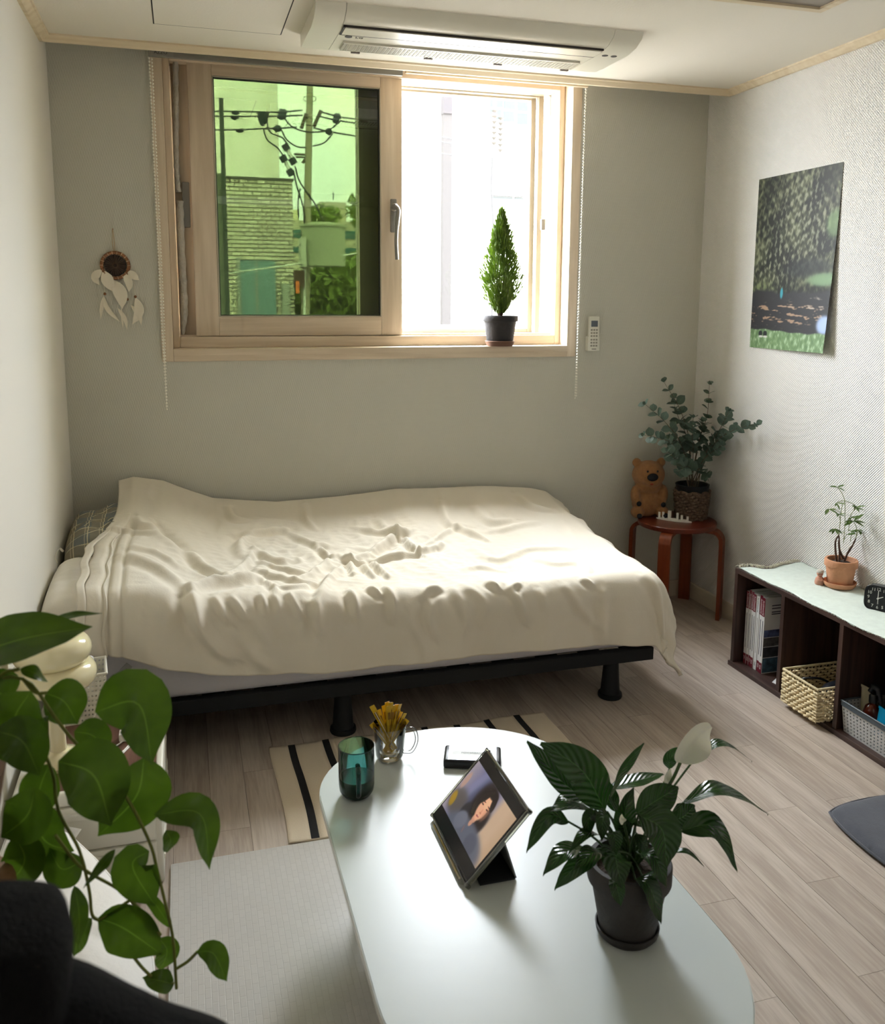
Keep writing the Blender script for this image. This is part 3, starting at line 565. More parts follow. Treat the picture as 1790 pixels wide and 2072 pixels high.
# ---- pillows
def pillow(c, sx, sy, sz, mx, nu=40, nv=40, crease=0, seed=0, plump=.55):
    mb = MB(); c = Vector(c)
    def sh(sgn):
        def f(u, v):
            a, b = u*2-1, v*2-1
            h = (max(0, 1-a**4)*max(0, 1-b**4))**plump
            pin = 1-.06*(a*a*b*b)
            n = noise.noise(Vector((a*3+seed, b*3, sgn)))*.10+crease*noise.noise(Vector((a*2+seed, b*9+a*2, 5*sgn)))
            return c+mx @ Vector((a*sx*pin, b*sy*pin, sgn*sz*h*(1+n)))
        return f
    mb.grid(sh(1), nu, nv, True); mb.grid(sh(-1), nu, nv, True); return mb
def plaid_mat():
    m, t, b, N, L = nodes('plaid_cotton'); uv = N('UVMap'); sp = N('SeparateXYZ'); L(uv.outputs[0], sp.inputs[0])
    def stripe(o, f, wdt, ph=0):
        a = N('Math'); a.operation = 'MULTIPLY_ADD'; a.inputs[1].default_value = f; a.inputs[2].default_value = ph; L(o, a.inputs[0]); fr = N('Math'); fr.operation = 'FRACT'; L(a.outputs[0], fr.inputs[0])
        l = N('Math'); l.operation = 'LESS_THAN'; l.inputs[1].default_value = wdt; L(fr.outputs[0], l.inputs[0]); return l.outputs[0]
    cur = None
    for o, f, wdt, ph, col, k in ((sp.outputs[0], 3, .42, 0, S(150, 138, 108), .45), (sp.outputs[1], 5, .42, 0, S(150, 138, 108), .45), (sp.outputs[0], 6, .06, .2, S(226, 216, 180), .75), (sp.outputs[1], 10, .06, .2, S(226, 216, 180), .75), (sp.outputs[0], 6, .05, .4, S(214, 200, 172), .6)):
        mx = N('Mix'); mx.data_type = 'RGBA'; s = stripe(o, f, wdt, ph); q = N('Math'); q.operation = 'MULTIPLY'; q.inputs[1].default_value = k; L(s, q.inputs[0]); L(q.outputs[0], mx.inputs['Factor'])
        if cur is None: mx.inputs['A'].default_value = S(118, 122, 122)
        else: L(cur, mx.inputs['A'])
        mx.inputs['B'].default_value = col; cur = mx.outputs['Result']
    L(cur, b.inputs['Base Color']); b.inputs['Roughness'].default_value = .9; return m
pp = obj('pillow', pillow((.158, -.300, .530), .150, .215, .100, Matrix.Rotation(R(-4), 3, 'Y') @ Matrix.Rotation(R(5), 3, 'X'), crease=.22, seed=2), plaid_mat(), None, 179)
tag(pp, 'grey and beige plaid pillow against the wall at the head of the bed', 'pillow')
m_cream = mat('cream_cotton', S(222, 215, 201), .9, bump=.12, bs=220, bd=.002, sheen=.2, var=.03, vs=12)
cp = obj('pillow', pillow((.152, -.775, .494), .148, .228, .068, Matrix.Rotation(R(7), 3, 'Y') @ Matrix.Rotation(R(3), 3, 'X'), crease=.10, seed=9), m_cream, None, 179)
tag(cp, 'plain cream pillow lying in front of the plaid pillow', 'pillow')
loop = obj('tie_loop', MB().tube(bez([(.012, -.59, .545), (.008, -.60, .572), (.020, -.585, .592), (.030, -.575, .580)], 14), .004, 6, .4), m_cream, cp, 60)
# ---- duvet: a sheet laid over the bed; folds follow the creases read off the photograph
def itp(x, tab): return np.interp(x, [t[0] for t in tab], [t[1] for t in tab])
T_back = [(.10, .66), (.17, .705), (.23, .72), (.34, .70), (.44, .655), (.53, .617), (.785, .586), (1.07, .596), (1.286, .612), (1.73, .603), (1.92, .582), (2.06, .545)]
T_front = [(.10, .545), (.31, .548), (.57, .515), (.91, .488), (1.245, .476), (1.6, .468), (1.9, .47), (2.06, .465)]
T_hem = [(.10, .385), (.153, .375), (.359, .315), (.59, .270), (.897, .250), (1.226, .251), (1.576, .247), (1.85, .236), (2.0, .215), (2.09, .185)]
DXE, DR, LTOP = 1.985, .075, .915
def ztop(x, s):
    t = np.clip(1-s/LTOP, 0, 1); f, b = itp(x, T_front), itp(x, T_back)
    return f+(b-f)*t**1.55+.028*np.exp(-((x-.28)/.17)**2)*np.sin(np.pi*np.clip(t*1.1, 0, 1))-.012*np.sin(np.pi*t)+.024*np.exp(-((x-.20)/.13)**2-((s-.74)/.22)**2)
NU, NV = 330, 215
U, Vv = np.meshgrid(np.linspace(0, 1, NU+1), np.linspace(0, 1, NV+1), indexing='ij')
xl = .175-.035*np.clip((Vv-.3)/.5, 0, 1)+.03*np.sin(Vv*9)*.3
XA = xl+(DXE+.225-xl)*U
dmax = (itp(np.minimum(XA, 2.0), T_front)-itp(np.minimum(XA, 2.09), T_hem))-DR+DR*math.pi/2
SB = Vv*(LTOP+dmax)
dx = np.maximum(0, XA-DXE); dy = np.maximum(0, SB-LTOP); dx *= (.55+.45*np.clip(SB/LTOP, 0, 1)**2)
d = np.hypot(dx, dy)+1e-9; th = np.minimum(d/DR, math.pi/2); ext = np.maximum(0, d-DR*math.pi/2)
hh = DR*np.sin(th)+ext*(.08+.16*np.clip(dx/.1, 0, 1)); dr = DR*(1-np.cos(th))+ext*.995
PXx = np.minimum(XA, DXE)+hh*dx/d; PYy = -.035-np.minimum(SB, LTOP)-hh*dy/d; PZz = ztop(np.minimum(XA, 2.06), np.minimum(SB, LTOP))-dr
# creases
def top_pt(u, v):
    z = .5
    for _ in range(4): p = pix(u, v, z=z); z = float(ztop(np.array(min(max(p.x, .12), 2.05)), np.array(min(max(-(p.y+.035), 0), LTOP))))
    return (p.x, -(p.y+.035))
def front_pt(u, v):
    p = pix(u, v, y=-1.03); f = float(itp(p.x, T_front)); return (p.x, LTOP+max(0, f-p.z-DR+DR*math.pi/2))
c5 = lambda x, y: (50+x/2.557, 940+y/2.557)
c6 = lambda x, y: (700+x/2.486, 940+y/2.486)
strokes = []   # (points in crop, crop, part, height, width)
for pts, am, wd in [([(860, 450), (930, 530), (1030, 580)], .012, .016), ([(850, 640), (960, 612), (1130, 595), (1200, 580)], .016, .022), ([(860, 640), (880, 740)], .014, .02), ([(1180, 440), (1300, 500), (1420, 490)], .009, .014), ([(1600, 480), (1500, 560), (1400, 600)], .010, .013), ([(1640, 545), (1560, 620), (1515, 700)], .014, .016),
        ([(1090, 340), (1250, 330), (1350, 322)], .010, .016), ([(1160, 350), (1112, 420), (1122, 480)], .012, .018), ([(1060, 205), (1080, 250), (1150, 262)], .010, .014), ([(1450, 195), (1465, 250), (1500, 290)], .008, .013), ([(580, 160), (600, 210), (670, 240)], .013, .017), ([(480, 300), (600, 262), (660, 272)], .009, .014), ([(690, 205), (760, 300), (840, 420)], -.014, .022),
        ([(520, 450), (640, 480), (740, 560), (830, 630)], .010, .02), ([(540, 400), (700, 430), (800, 520)], .006, .012), ([(1210, 500), (1330, 540), (1480, 560)], .007, .010), ([(1190, 540), (1300, 580), (1440, 610), (1560, 600)], .008, .012), ([(1000, 600), (1090, 560), (1160, 500), (1180, 440)], .010, .013), ([(1230, 590), (1290, 640), (1300, 660)], .007, .010), ([(1350, 330), (1450, 400), (1580, 430)], .007, .014), ([(1500, 420), (1560, 470), (1620, 500)], .010, .010), ([(1610, 480), (1680, 500), (1760, 470)], .010, .011), ([(1300, 640), (1400, 640), (1500, 610)], .007, .010), ([(920, 560), (1000, 600), (1050, 590)], -.007, .010)]:
    strokes.append(([top_pt(*c5(*p)) for p in pts], am, wd))
for pts, am, wd in [([(866, 700), (890, 780), (935, 880), (1000, 955), (1060, 990)], .020, .018), ([(985, 690), (1020, 760), (1060, 810)], .010, .011), ([(1075, 690), (1110, 740), (1145, 795)], .010, .011), ([(1225, 670), (1240, 720), (1252, 775)], .010, .010), ([(1295, 670), (1310, 730), (1312, 785)], .009, .010), ([(1375, 670), (1400, 730), (1425, 785)], .009, .010), ([(1510, 710), (1512, 790), (1530, 870)], .013, .014), ([(1690, 660), (1710, 720), (1725, 800)], .010, .012), ([(1130, 900), (1200, 1000), (1290, 1060)], .008, .02), ([(600, 850), (590, 930), (640, 1000)], .006, .03), ([(1180, 800), (1250, 900), (1260, 940)], .007, .018), ([(1330, 820), (1370, 900)], .006, .016)]:
    strokes.append(([front_pt(*c5(*p)) for p in pts], am, wd))
for pts, am, wd in [([(80, 480), (170, 420), (250, 350), (290, 300)], .016, .015), ([(130, 480), (260, 470), (370, 450), (480, 400)], .013, .012), ([(300, 400), (350, 440), (390, 470)], .011, .010), ([(530, 300), (480, 360), (420, 400)], .011, .012), ([(560, 280), (640, 350), (700, 380)], .011, .013), ([(20, 500), (36, 560)], .012, .010), ([(80, 510), (130, 565)], .012, .010), ([(130, 500), (210, 570)], .012, .010), ([(640, 430), (760, 480), (900, 430), (1100, 420)], .006, .016), ([(230, 300), (300, 380), (340, 430)], .010, .010), ([(160, 200), (230, 260), (330, 290)], .008, .016), ([(480, 150), (520, 210), (600, 240)], .008, .016), ([(660, 160), (720, 200), (820, 220)], .008, .018), ([(860, 150), (940, 190), (1040, 225)], .008, .016), ([(60, 250), (150, 300), (260, 330)], .009, .015), ([(0, 480), (60, 495), (100, 490)], .013, .010), ([(700, 330), (820, 300), (960, 280)], .005, .016), ([(1190, 500), (1230, 540)], .008, .012), ([(590, 540), (660, 520), (760, 530)], .006, .014), ([(960, 480), (1060, 500), (1180, 490)], .005, .014)]:
    strokes.append(([top_pt(*c6(*p)) for p in pts], am, wd))
for pts, am, wd in [([(38, 590), (50, 690), (40, 760)], .012, .012), ([(140, 590), (185, 650)], .012, .010), ([(220, 590), (242, 690), (240, 780)], .013, .012), ([(400, 665), (440, 625), (500, 600)], .012, .012), ([(430, 690), (420, 780), (445, 860)], .010, .014), ([(745, 580), (790, 630)], .010, .011), ([(850, 620), (900, 590)], .008, .010), ([(845, 630), (880, 700), (910, 790)], .009, .012), ([(1225, 570), (1260, 615)], .009, .010), ([(1310, 650), (1292, 800), (1290, 900)], .008, .016), ([(640, 620), (700, 700), (690, 790)], .007, .014), ([(1120, 620), (1180, 720), (1270, 820)], .006, .014), ([(330, 780), (380, 880), (410, 1000)], .007, .018), ([(1540, 560), (1600, 700), (1650, 830)], .010, .016), ([(990, 640), (1000, 720)], .006, .012), ([(560, 610), (580, 700), (610, 800)], .006, .014)]:
    strokes.append(([front_pt(*c6(*p)) for p in pts], am, wd))
DISP = np.zeros_like(XA)
for pts, am, wd in strokes:
    P2 = np.array([(p.x, p.y) for p in bez([(a, b, 0) for a, b in pts], 12)]); best = np.full(XA.shape, 9.); tt = np.zeros_like(XA); sg = np.zeros_like(XA); n = len(P2)-1
    for i in range(n):
        a, b = P2[i], P2[i+1]; e = b-a; q = np.clip(((XA-a[0])*e[0]+(SB-a[1])*e[1])/(e@e+1e-12), 0, 1)
        ddx, ddy = XA-a[0]-q*e[0], SB-a[1]-q*e[1]; dd = np.hypot(ddx, ddy); k = dd < best
        best = np.where(k, dd, best); tt = np.where(k, (i+q)/n, tt); sg = np.where(k, np.sign(e[0]*ddy-e[1]*ddx)*dd, sg)
    tp = np.sin(np.pi*np.clip(.08+tt*.84, 0, 1))**.6; endf = 1.0
    DISP += 1.5*am*tp*(np.exp(-(best/wd)**2)-.55*np.exp(-((sg-1.9*wd)/(1.1*wd))**2)*(best < 5*wd))
rng = np.random.RandomState(5)
def sinn(x, y, f, n=7, seed=0):
    r = np.random.RandomState(seed); o = 0
    for k in range(n):
        a = r.rand()*6.283; fr = f*(.6+.9*r.rand()); o = o+np.sin(fr*(np.cos(a)*x+np.sin(a)*y)+r.rand()*6.283)
    return o/n
wx, wy = XA+.035*sinn(XA, SB, 9, seed=1), SB+.035*sinn(XA, SB, 9, seed=2)
fine = (1-np.abs(sinn(wx, wy*.7, 55, 5, 3))*2.2)*.0022*(.35+.65*(sinn(XA, SB, 6, seed=8) > -.05))+sinn(wx, wy, 16, seed=4)*.0085+sinn(wx*1.7, wy*.6, 30, seed=7)*.004
ctr = np.exp(-(((XA-1.0)/.38)**2+((SB-.62)/.25)**2)); fine += ctr*(1-np.abs(sinn(wx*1.2, wy, 42, 4, 11))*2)*.007+np.exp(-(((XA-.95)/.7)**2+((SB-.6)/.3)**2))*(1-np.abs(sinn(wx, wy*1.3, 75, 4, 17))*2)*.0028
hang = np.clip((SB-LTOP-.05)/.25, 0, 1); fine = fine*(1-.45*hang)+hang*(.010*np.sin(XA*17+.8*np.sin(XA*7))+.005*np.sin(XA*41))
fine += np.clip((XA-DXE-.02)/.1, 0, 1)*(.012*np.sin(SB*26)+.006*np.sin(SB*51+1))
for gx in (.050, .088): fine -= .010*np.exp(-((XA-xl-gx)/.006)**2)*np.clip((SB-.42)/.1, 0, 1)
DISP += fine; back = np.clip(SB/.05, 0, 1); DISP *= .25+.75*back
du = np.stack([np.gradient(q, axis=0) for q in (PXx, PYy, PZz)], -1); dv = np.stack([np.gradient(q, axis=1) for q in (PXx, PYy, PZz)], -1)
nr = np.cross(dv, du); nr /= np.linalg.norm(nr, axis=-1, keepdims=True)+1e-12; nr *= np.sign(nr[NU//2, 20, 2])
PP = np.stack([PXx, PYy, PZz], -1)+nr*DISP[..., None]
PP[..., 1] = np.minimum(PP[..., 1], -.012)
mb = MB(); mb.closed = False; mb.v = [tuple(p) for p in PP.reshape(-1, 3)]; n1 = NV+1
mb.f = [(i*n1+j, i*n1+j+1, (i+1)*n1+j+1, (i+1)*n1+j) for i in range(NU) for j in range(NV)]; mb.m = [0]*len(mb.f)
m_duvet = mat('duvet_cotton', S(221, 213, 197), .88, bump=.18, bs=140, bd=.003, sheen=.15)
dv_ = obj('duvet', mb, m_duvet, None, 179); tag(dv_, 'crumpled cream cotton duvet spread over the bed', 'duvet')
so = dv_.modifiers.new('thickness', 'SOLIDIFY'); so.thickness = .014; so.offset = -1
# turned-back border along the head end
for nm, i1, off, j0, sh in (('border', 9, .010, 58, -.014), ('border', 4, .018, 72, -.036)):
    mb = MB(); mb.closed = False; cols = list(range(0, i1+1)); rows = list(range(j0, NV+1)); vs = []
    for i in cols:
        for j in rows:
            e = min(1, (j-j0)/46); p = PP[i, j]+nr[i, j]*(off*(.12+.88*e)); vs.append((p[0]+sh*e+.004*e*math.sin(j*.21), p[1]-.002, p[2]))
    k = len(rows); mb.add(vs, [(a*k+b, a*k+b+1, (a+1)*k+b+1, (a+1)*k+b) for a in range(len(cols)-1) for b in range(k-1)])
    o = obj(nm, mb, m_duvet, dv_, 60); q = o.modifiers.new('t', 'SOLIDIFY'); q.thickness = .005; q.offset = -1

# ------------------------------------------------------------------ bedside drawer unit and what stands on it
m_ivory = mat('ivory_plastic', S(224, 221, 208), .38); m_brown = wood('brown_inlay', S(92, 62, 50), S(128, 92, 76), 'y', 60, .4, bump=.03)
dc = thing('drawer_unit', 'white plastic drawer unit with brown wooden top beside the bed', 'drawers', (.19, -1.34, 0))
CX0, CX1, CY0, CY1, CZ = .02, .353, -1.598, -1.08, .275
obj('body', MB().rbox(CX0+.006, CX1-.006, CY0+.012, CY1-.006, 0, CZ-.03, .008, 3), m_ivory, dc, 40)
for a in ((CX0, CX0+.018, CY0, CY1), (CX1-.018, CX1, CY0, CY1), (CX0+.018, CX1-.018, CY0, CY0+.018), (CX0+.018, CX1-.018, CY1-.018, CY1)): obj('rim', MB().rbox(a[0], a[1], a[2], a[3], CZ-.034, CZ, .006, 3), m_ivory, dc, 40)
obj('top_inlay', MB().box(CX0+.018, CX1-.018, CY0+.018, CY1-.018, CZ-.02, CZ-.007), m_brown, dc)
for z0, z1 in ((.012, .118), (.124, .236)):
    dw = obj('drawer', MB().rbox(CX0+.02, CX1-.02, CY0, CY0+.014, z0, z1, .004), m_ivory, dc, 40)
    obj('handle', MB().rbox(.13, .24, CY0-.008, CY0+.002, z1-.03, z1-.012, .003), m_ivory, dw, 40)
for z in (.04, .075, .15, .19): obj('side_rib', MB().rbox(CX1-.007, CX1-.003, CY0+.05, CY1-.05, z, z+.012, .0015), m_ivory, dc)
obj('clip', MB().rbox(CX1-.026, CX1+.004, -1.262, -1.236, CZ-.014, CZ+.004, .002), mat('frosted_clip', S(214, 214, 206), .25, trans=.4), dc)
# perforated basket
def slab_with_holes(p0, ex, ez, nx, nz, hx, hz, th):
    """flat wall p0 + ex*u + ez*v cut by an even grid of rectangular holes"""
    mb = MB(); nrm = Vector(ex).cross(Vector(ez)).normalized()*th; p0, ex, ez = Vector(p0), Vector(ex), Vector(ez)
    us = [0]; vs = [0]
    for i in range(nx): c = (i+.5)/nx; us += [c-hx/nx/2, c+hx/nx/2]
    for i in range(nz): c = (i+.5)/nz; vs += [c-hz/nz/2, c+hz/nz/2]
    us.append(1); vs.append(1); a, b = len(us), len(vs); P_ = [p0+ex*u+ez*v+n for n in (Vector((0, 0, 0)), nrm) for u in us for v in vs]; F = []; k = a*b
    for i in range(a-1):
        for j in range(b-1):
            if i % 2 and j % 2:
                for q, r_ in (((i, j), (i+1, j)), ((i+1, j), (i+1, j+1)), ((i+1, j+1), (i, j+1)), ((i, j+1), (i, j))): s0, s1 = q[0]*b+q[1], r_[0]*b+r_[1]; F.append((s0, s1, s1+k, s0+k))
            else:
                q = (i*b+j, (i+1)*b+j, (i+1)*b+j+1, i*b+j+1); F.append(q); F.append(tuple(s+k for s in q[::-1]))
    for i in range(a-1): F.append((i*b, (i+1)*b, (i+1)*b+k, i*b+k)); F.append((i*b+b-1, (i+1)*b+b-1, (i+1)*b+b-1+k, i*b+b-1+k))
    for j in range(b-1): F.append((j, j+1, j+1+k, j+k)); F.append(((a-1)*b+j, (a-1)*b+j+1, (a-1)*b+j+1+k, (a-1)*b+j+k))
    return mb.add(P_, F)
def hole_basket(name, label, c, sx, sy, h, ta, nx, ny, nz, m, rimm, hx=.5, hz=.45, yaw=0, rimh=.014):
    t = thing(name, label, 'basket', c); c = Vector(c); Rm = Matrix.Rotation(R(yaw), 3, 'Z')
    k0 = [Vector((x*sx*ta, y*sy*ta, .003)) for x, y in ((-1, -1), (1, -1), (1, 1), (-1, 1))]; k1 = [Vector((x*sx, y*sy, h)) for x, y in ((-1, -1), (1, -1), (1, 1), (-1, 1))]
    for i in range(4):
        a, b, e, f_ = k0[i], k0[(i+1) % 4], k1[i], k1[(i+1) % 4]; n = nx if i % 2 == 0 else ny
        w_ = slab_with_holes((0, 0, 0), (1, 0, 0), (0, 0, 1), n, nz, hx, hz, .0)
        th = (b-a).cross(e-a).normalized()*-.003
        sl = slab_with_holes((0, 0, 0), (1, 0, 0), (0, 0, 1), n, nz, hx, hz, .001); out = []
        for p in sl.v:
            u, v = p[0], p[2]; q = (a*(1-u)+b*u)*(1-v)+(e*(1-u)+f_*u)*v
            out.append(c+Rm @ (q+th*(-p[1]/.001)))
        sl.v = [tuple(q) for q in out]; obj('side', sl, m, t)
    obj('bottom', MB().prism([(p.x, p.y) for p in k0], 0, .003, Matrix.Translation(c) @ Rm.to_4x4()), m, t)
    pts = [c+Rm @ p for p in k1]; r_ = MB()
    for i in range(4): r_.tube([pts[i], pts[(i+1) % 4]], .0035, 8)
    for p in pts: r_.ball(p, .0038, 8, 6)
    obj('rim', r_, rimm, t, 60)
    if rimh > .015:
        for i in range(4):
            a, b = pts[i], pts[(i+1) % 4]; dn = Vector((0, 0, -rimh)); n_ = (b-a).cross(dn).normalized()*.002
            obj('rim_band', MB().add([a+n_, b+n_, b+dn+n_, a+dn+n_, a-n_, b-n_, b+dn-n_, a+dn-n_], [(0, 1, 2, 3), (4, 5, 6, 7), (0, 1, 5, 4), (1, 2, 6, 5), (2, 3, 7, 6), (3, 0, 4, 7)]), rimm, t)
    return t
hole_basket('plastic_basket', 'small ivory perforated plastic basket on the drawer unit', (.128, -1.175, CZ-.007), .072, .06, .138, .86, 14, 11, 10, m_ivory, m_ivory, .42, .36, 6)
tk = thing('tissue_pack', 'white tissue pack tucked inside the ivory basket', 'tissues', (.12, -1.17, CZ))
obj('pack', pillow((.125, -1.165, CZ+.088), .045, .035, .075, Matrix.Rotation(R(8), 3, 'Y'), 14, 14, .2, 3), mat('pack_white', S(214, 212, 210), .4), tk, 179)
# lamp with two puffy tiers
m_lamp = mat('cream_glaze', S(236, 226, 186), .12, spec=.7, coat=.6, sss=.15)
lp = thing('table_lamp', 'cream glossy lamp with two puffy rounded tiers on the drawer unit', 'lamp', (.100, -1.43, CZ))
obj('base', MB().lathe([(0, -.007), (.055, -.007), (.06, .004), (.05, .018), (.02, .03), (.017, .20), (.0, .20)], (.104, -1.43, CZ), 32), m_lamp, lp, 50)
def tier(z, r, th): return MB().lathe([(.0, -th*.55), (r*.55, -th*.85)]+[(r-th+th*math.cos(a), th*math.sin(a)) for a in [math.pi*(-.5+k/14) for k in range(15)]]+[(r*.4, th*1.02), (0, th*1.02)], (.104, -1.43, z), 48)
obj('lower_tier', tier(CZ+.225, .100, .034), m_lamp, lp, 60); obj('upper_tier', tier(CZ+.288, .091, .036), m_lamp, lp, 60)
# white cables and a plug on the wooden top
m_cab = mat('cable_pvc', S(236, 234, 228), .4); ZC = CZ-.0045
cb = thing('charging_cable', 'white charging cable looped over the brown wooden top', 'cable', (.25, -1.35, CZ))
obj('cord', MB().tube(bez([(.15, -1.28, ZC), (.19, -1.25, ZC+.05), (.235, -1.25, ZC+.06), (.262, -1.30, ZC), (.25, -1.36, ZC), (.222, -1.40, ZC), (.215, -1.43, ZC), (.245, -1.43, ZC), (.27, -1.38, ZC), (.285, -1.36, ZC), (.262, -1.41, ZC), (.240, -1.455, ZC)], 60), .0021, 8), m_cab, cb, 60)
obj('plug', MB().rbox(.228, .242, -1.478, -1.455, ZC-.002, ZC+.006, .002), m_cab, cb, 40)
hn = thing('adapter', 'small white power adapter among the looped cables', 'adapter', (.255, -1.345, CZ)); obj('shell', MB().rbox(.240, .272, -1.365, -1.33, ZC-.002, ZC+.02, .004, 2, ), m_cab, hn, 40); obj('prong', MB().tube([(.272, -1.34, ZC+.009), (.284, -1.335, ZC+.009)], .002, 6).tube([(.272, -1.355, ZC+.009), (.284, -1.35, ZC+.009)], .002, 6), m_alu, hn)
# ------------------------------------------------------------------ rug, play mat, floor cushion
m_rugw = mat('rug_cream', S(206, 192, 170), .95, bump=.5, bs=420, bd=.002, stretch=(1, .35, 1)); m_rugb = mat('rug_black', S(24, 23, 24), .95, bump=.4, bs=400, bd=.002)
cuts = [.656]
for k in range(8): cuts += [.715+.1098*k, .737+.1098*k]
cuts.append(1.592)
rg = thing('rug', 'small cream cotton rug with thin black stripes on the floor by the bed', 'rug', (1.12, -1.25, 0))
for i in range(len(cuts)-1):
    def f(u, v, a=cuts[i], b=cuts[i+1]):
        x = a+(b-a)*u; y = -1.512+(.518)*v; return Vector((x-.018*(1-v)*(x < .8)*0+.004*math.sin(v*5), y+.004*math.sin(x*9)+.006*math.sin(x*23), .0045+.0016*math.sin(x*14+v*4)+.0012*math.sin(v*17+x*5)))
    mb = MB(); mb.closed = False; mb.grid(f, 5, 40)
    o = obj('stripe' if i % 2 else 'band', mb, m_rugb if i % 2 else m_rugw, rg, 60); so = o.modifiers.new('t', 'SOLIDIFY'); so.thickness = .004; so.offset = -1
obj('hem', MB().tube([(.657+.01*k, -1.5125+.004*math.sin((.657+.01*k)*9)+.006*math.sin((.657+.01*k)*23), .0045) for k in range(94)], .0032, 6), m_rugw, rg, 60)
def matmat():
    m, t, b, N, L = nodes('play_mat_pvc'); g = N('NewGeometry'); mp = N('Mapping'); mp.inputs['Rotation'].default_value = (0, 0, R(90)); L(g.outputs['Position'], mp.inputs['Vector'])
    br = N('TexBrick'); L(mp.outputs[0], br.inputs['Vector']); br.inputs['Scale'].default_value = 1; br.inputs['Brick Width'].default_value = .028; br.inputs['Row Height'].default_value = .0135; br.inputs['Mortar Size'].default_value = .0010; br.inputs['Mortar Smooth'].default_value = .4
    br.inputs['Color1'].default_value = S(186, 183, 178); br.inputs['Color2'].default_value = S(190, 187, 182); br.inputs['Mortar'].default_value = S(182, 179, 174)
    bp = N('Bump'); bp.inputs['Strength'].default_value = .4; bp.inputs['Distance'].default_value = .0014; L(br.outputs['Fac'], bp.inputs['Height']); bp.invert = True; L(bp.outputs[0], b.inputs['Normal']); L(br.outputs['Color'], b.inputs['Base Color']); b.inputs['Roughness'].default_value = .38; return m
pm = obj('play_mat', MB().rbox(.360, 1.06, -2.55, -1.528, 0, .010, .003), matmat(), None, 40); tag(pm, 'light grey ribbed foam play mat on the floor under the table', 'mat')
fc = thing('floor_cushion', 'thin dark grey square floor cushion lying by the low shelf', 'cushion', (2.275, -1.97, 0))
m_gf = mat('charcoal_felt', S(70, 72, 80), .95, var=.08, vs=60, bump=.3, bs=300, bd=.002, sheen=.3)
def cshape(u, v):
    a, b = u*2-1, v*2-1; k = 1-.07*(a*a*b*b)*2; h = max(0, (1-a**8)*(1-b**8))**.5; return (2.272+a*.183*k, -1.965+b*.205*k, h)
mb = MB(); mb.grid(lambda u, v: Vector((*cshape(u, v)[:2], .010+.020*cshape(u, v)[2]+.003*noise.noise(Vector((u*4, v*4, 0))))), 30, 30); mb.grid(lambda u, v: Vector((*cshape(u, v)[:2], .010-.0095*cshape(u, v)[2])), 30, 30)
obj('pad', mb, m_gf, fc, 60)
ed = [cshape(u, v) for u, v in [(k/12, 0) for k in range(12)]+[(1, k/12) for k in range(12)]+[(1-k/12, 1) for k in range(12)]+[(0, 1-k/12) for k in range(13)]]
obj('piping', MB().tube([(a, b, .010) for a, b, _ in ed], .004, 6), m_gf, fc, 60)

# ------------------------------------------------------------------ low white table
m_tab = mat('table_laminate', S(190, 197, 195), .32, spec=.4, bump=.02, bs=30); m_edge = mat('table_edge', S(206, 206, 200), .4)
ZT = .30; poly = []
cxT, aT = 1.009, .3125
for k in range(33): a = math.pi*k/32; poly.append((cxT+aT*math.cos(a), -1.83+.262*math.sin(a)))
for k in range(33): a = math.pi+math.pi*k/32; poly.append((cxT+aT*math.cos(a), -2.43+.32*math.sin(a)))
tb = thing('low_table', 'low white table with rounded ends and a glossy top', 'table', (cxT, -2.15, 0))
def inset(p, d): return [(cxT+(x-cxT)*(1-d/.3), -2.13+(y+2.13)*(1-d/.55)) for x, y in p]
obj('top', MB().prism(poly, ZT-.0175, ZT-.0015).prism(inset(poly, .0015), ZT-.0015, ZT), m_tab, tb, 30)
obj('edge_band', MB().prism(inset(poly, -.0006), ZT-.017, ZT-.0022), m_edge, tb)
for sx in (-1, 1):
    for sy in (-1, 1): obj('leg', MB().tube([(cxT+sx*.20, -2.13+sy*.38, .0102 if sx < 0 else 0), (cxT+sx*.19, -2.13+sy*.36, ZT-.03), (cxT+sx*.17, -2.13+sy*.34, ZT-.018)], .012, 10), m_white, tb, 50)
# ---- teal glass mug with coffee
m_teal = glass('teal_glass', (.26, .54, .52, 1), .05); m_teald = glass('teal_glass_thick', (.08, .30, .29, 1), .06)
mg = thing('teal_mug', 'tall teal glass mug with coffee left in the bottom', 'mug', (.779, -1.826, ZT)); MC = (.779, -1.826, ZT)
mb = MB(); mb.closed = False
obj('wall', mb.lathe([(.0001, .001), (.026, .001), (.034, .006), (.039, .016), (.0405, .03), (.0405, .118), (.0398, .1195)], MC, 48), m_teal, mg, 60)
obj('rim', MB().tube([(MC[0]+.040*math.cos(k*math.pi/24), MC[1]+.040*math.sin(k*math.pi/24), ZT+.119) for k in range(49)], .0013, 6), m_teald, mg, 60)
obj('coffee', MB().lathe([(0, .004), (.024, .004), (.032, .009), (.037, .018), (.0385, .03), (.0385, .046), (0, .0462)], MC, 40), mat('coffee_milk', S(96, 92, 62), .25), mg, 60)
hx = Vector((-.12, -.99, 0)).normalized(); MCv = Vector(MC)
obj('handle', MB().tube(bez([MCv+hx*.038+V3(0, 0, .092), MCv+hx*.056+V3(0, 0, .094), MCv+hx*.068+V3(0, 0, .080), MCv+hx*.068+V3(0, 0, .050), MCv+hx*.058+V3(0, 0, .030), MCv+hx*.038+V3(0, 0, .030)], 24), .0058, 10, .75), m_teald, mg, 60)
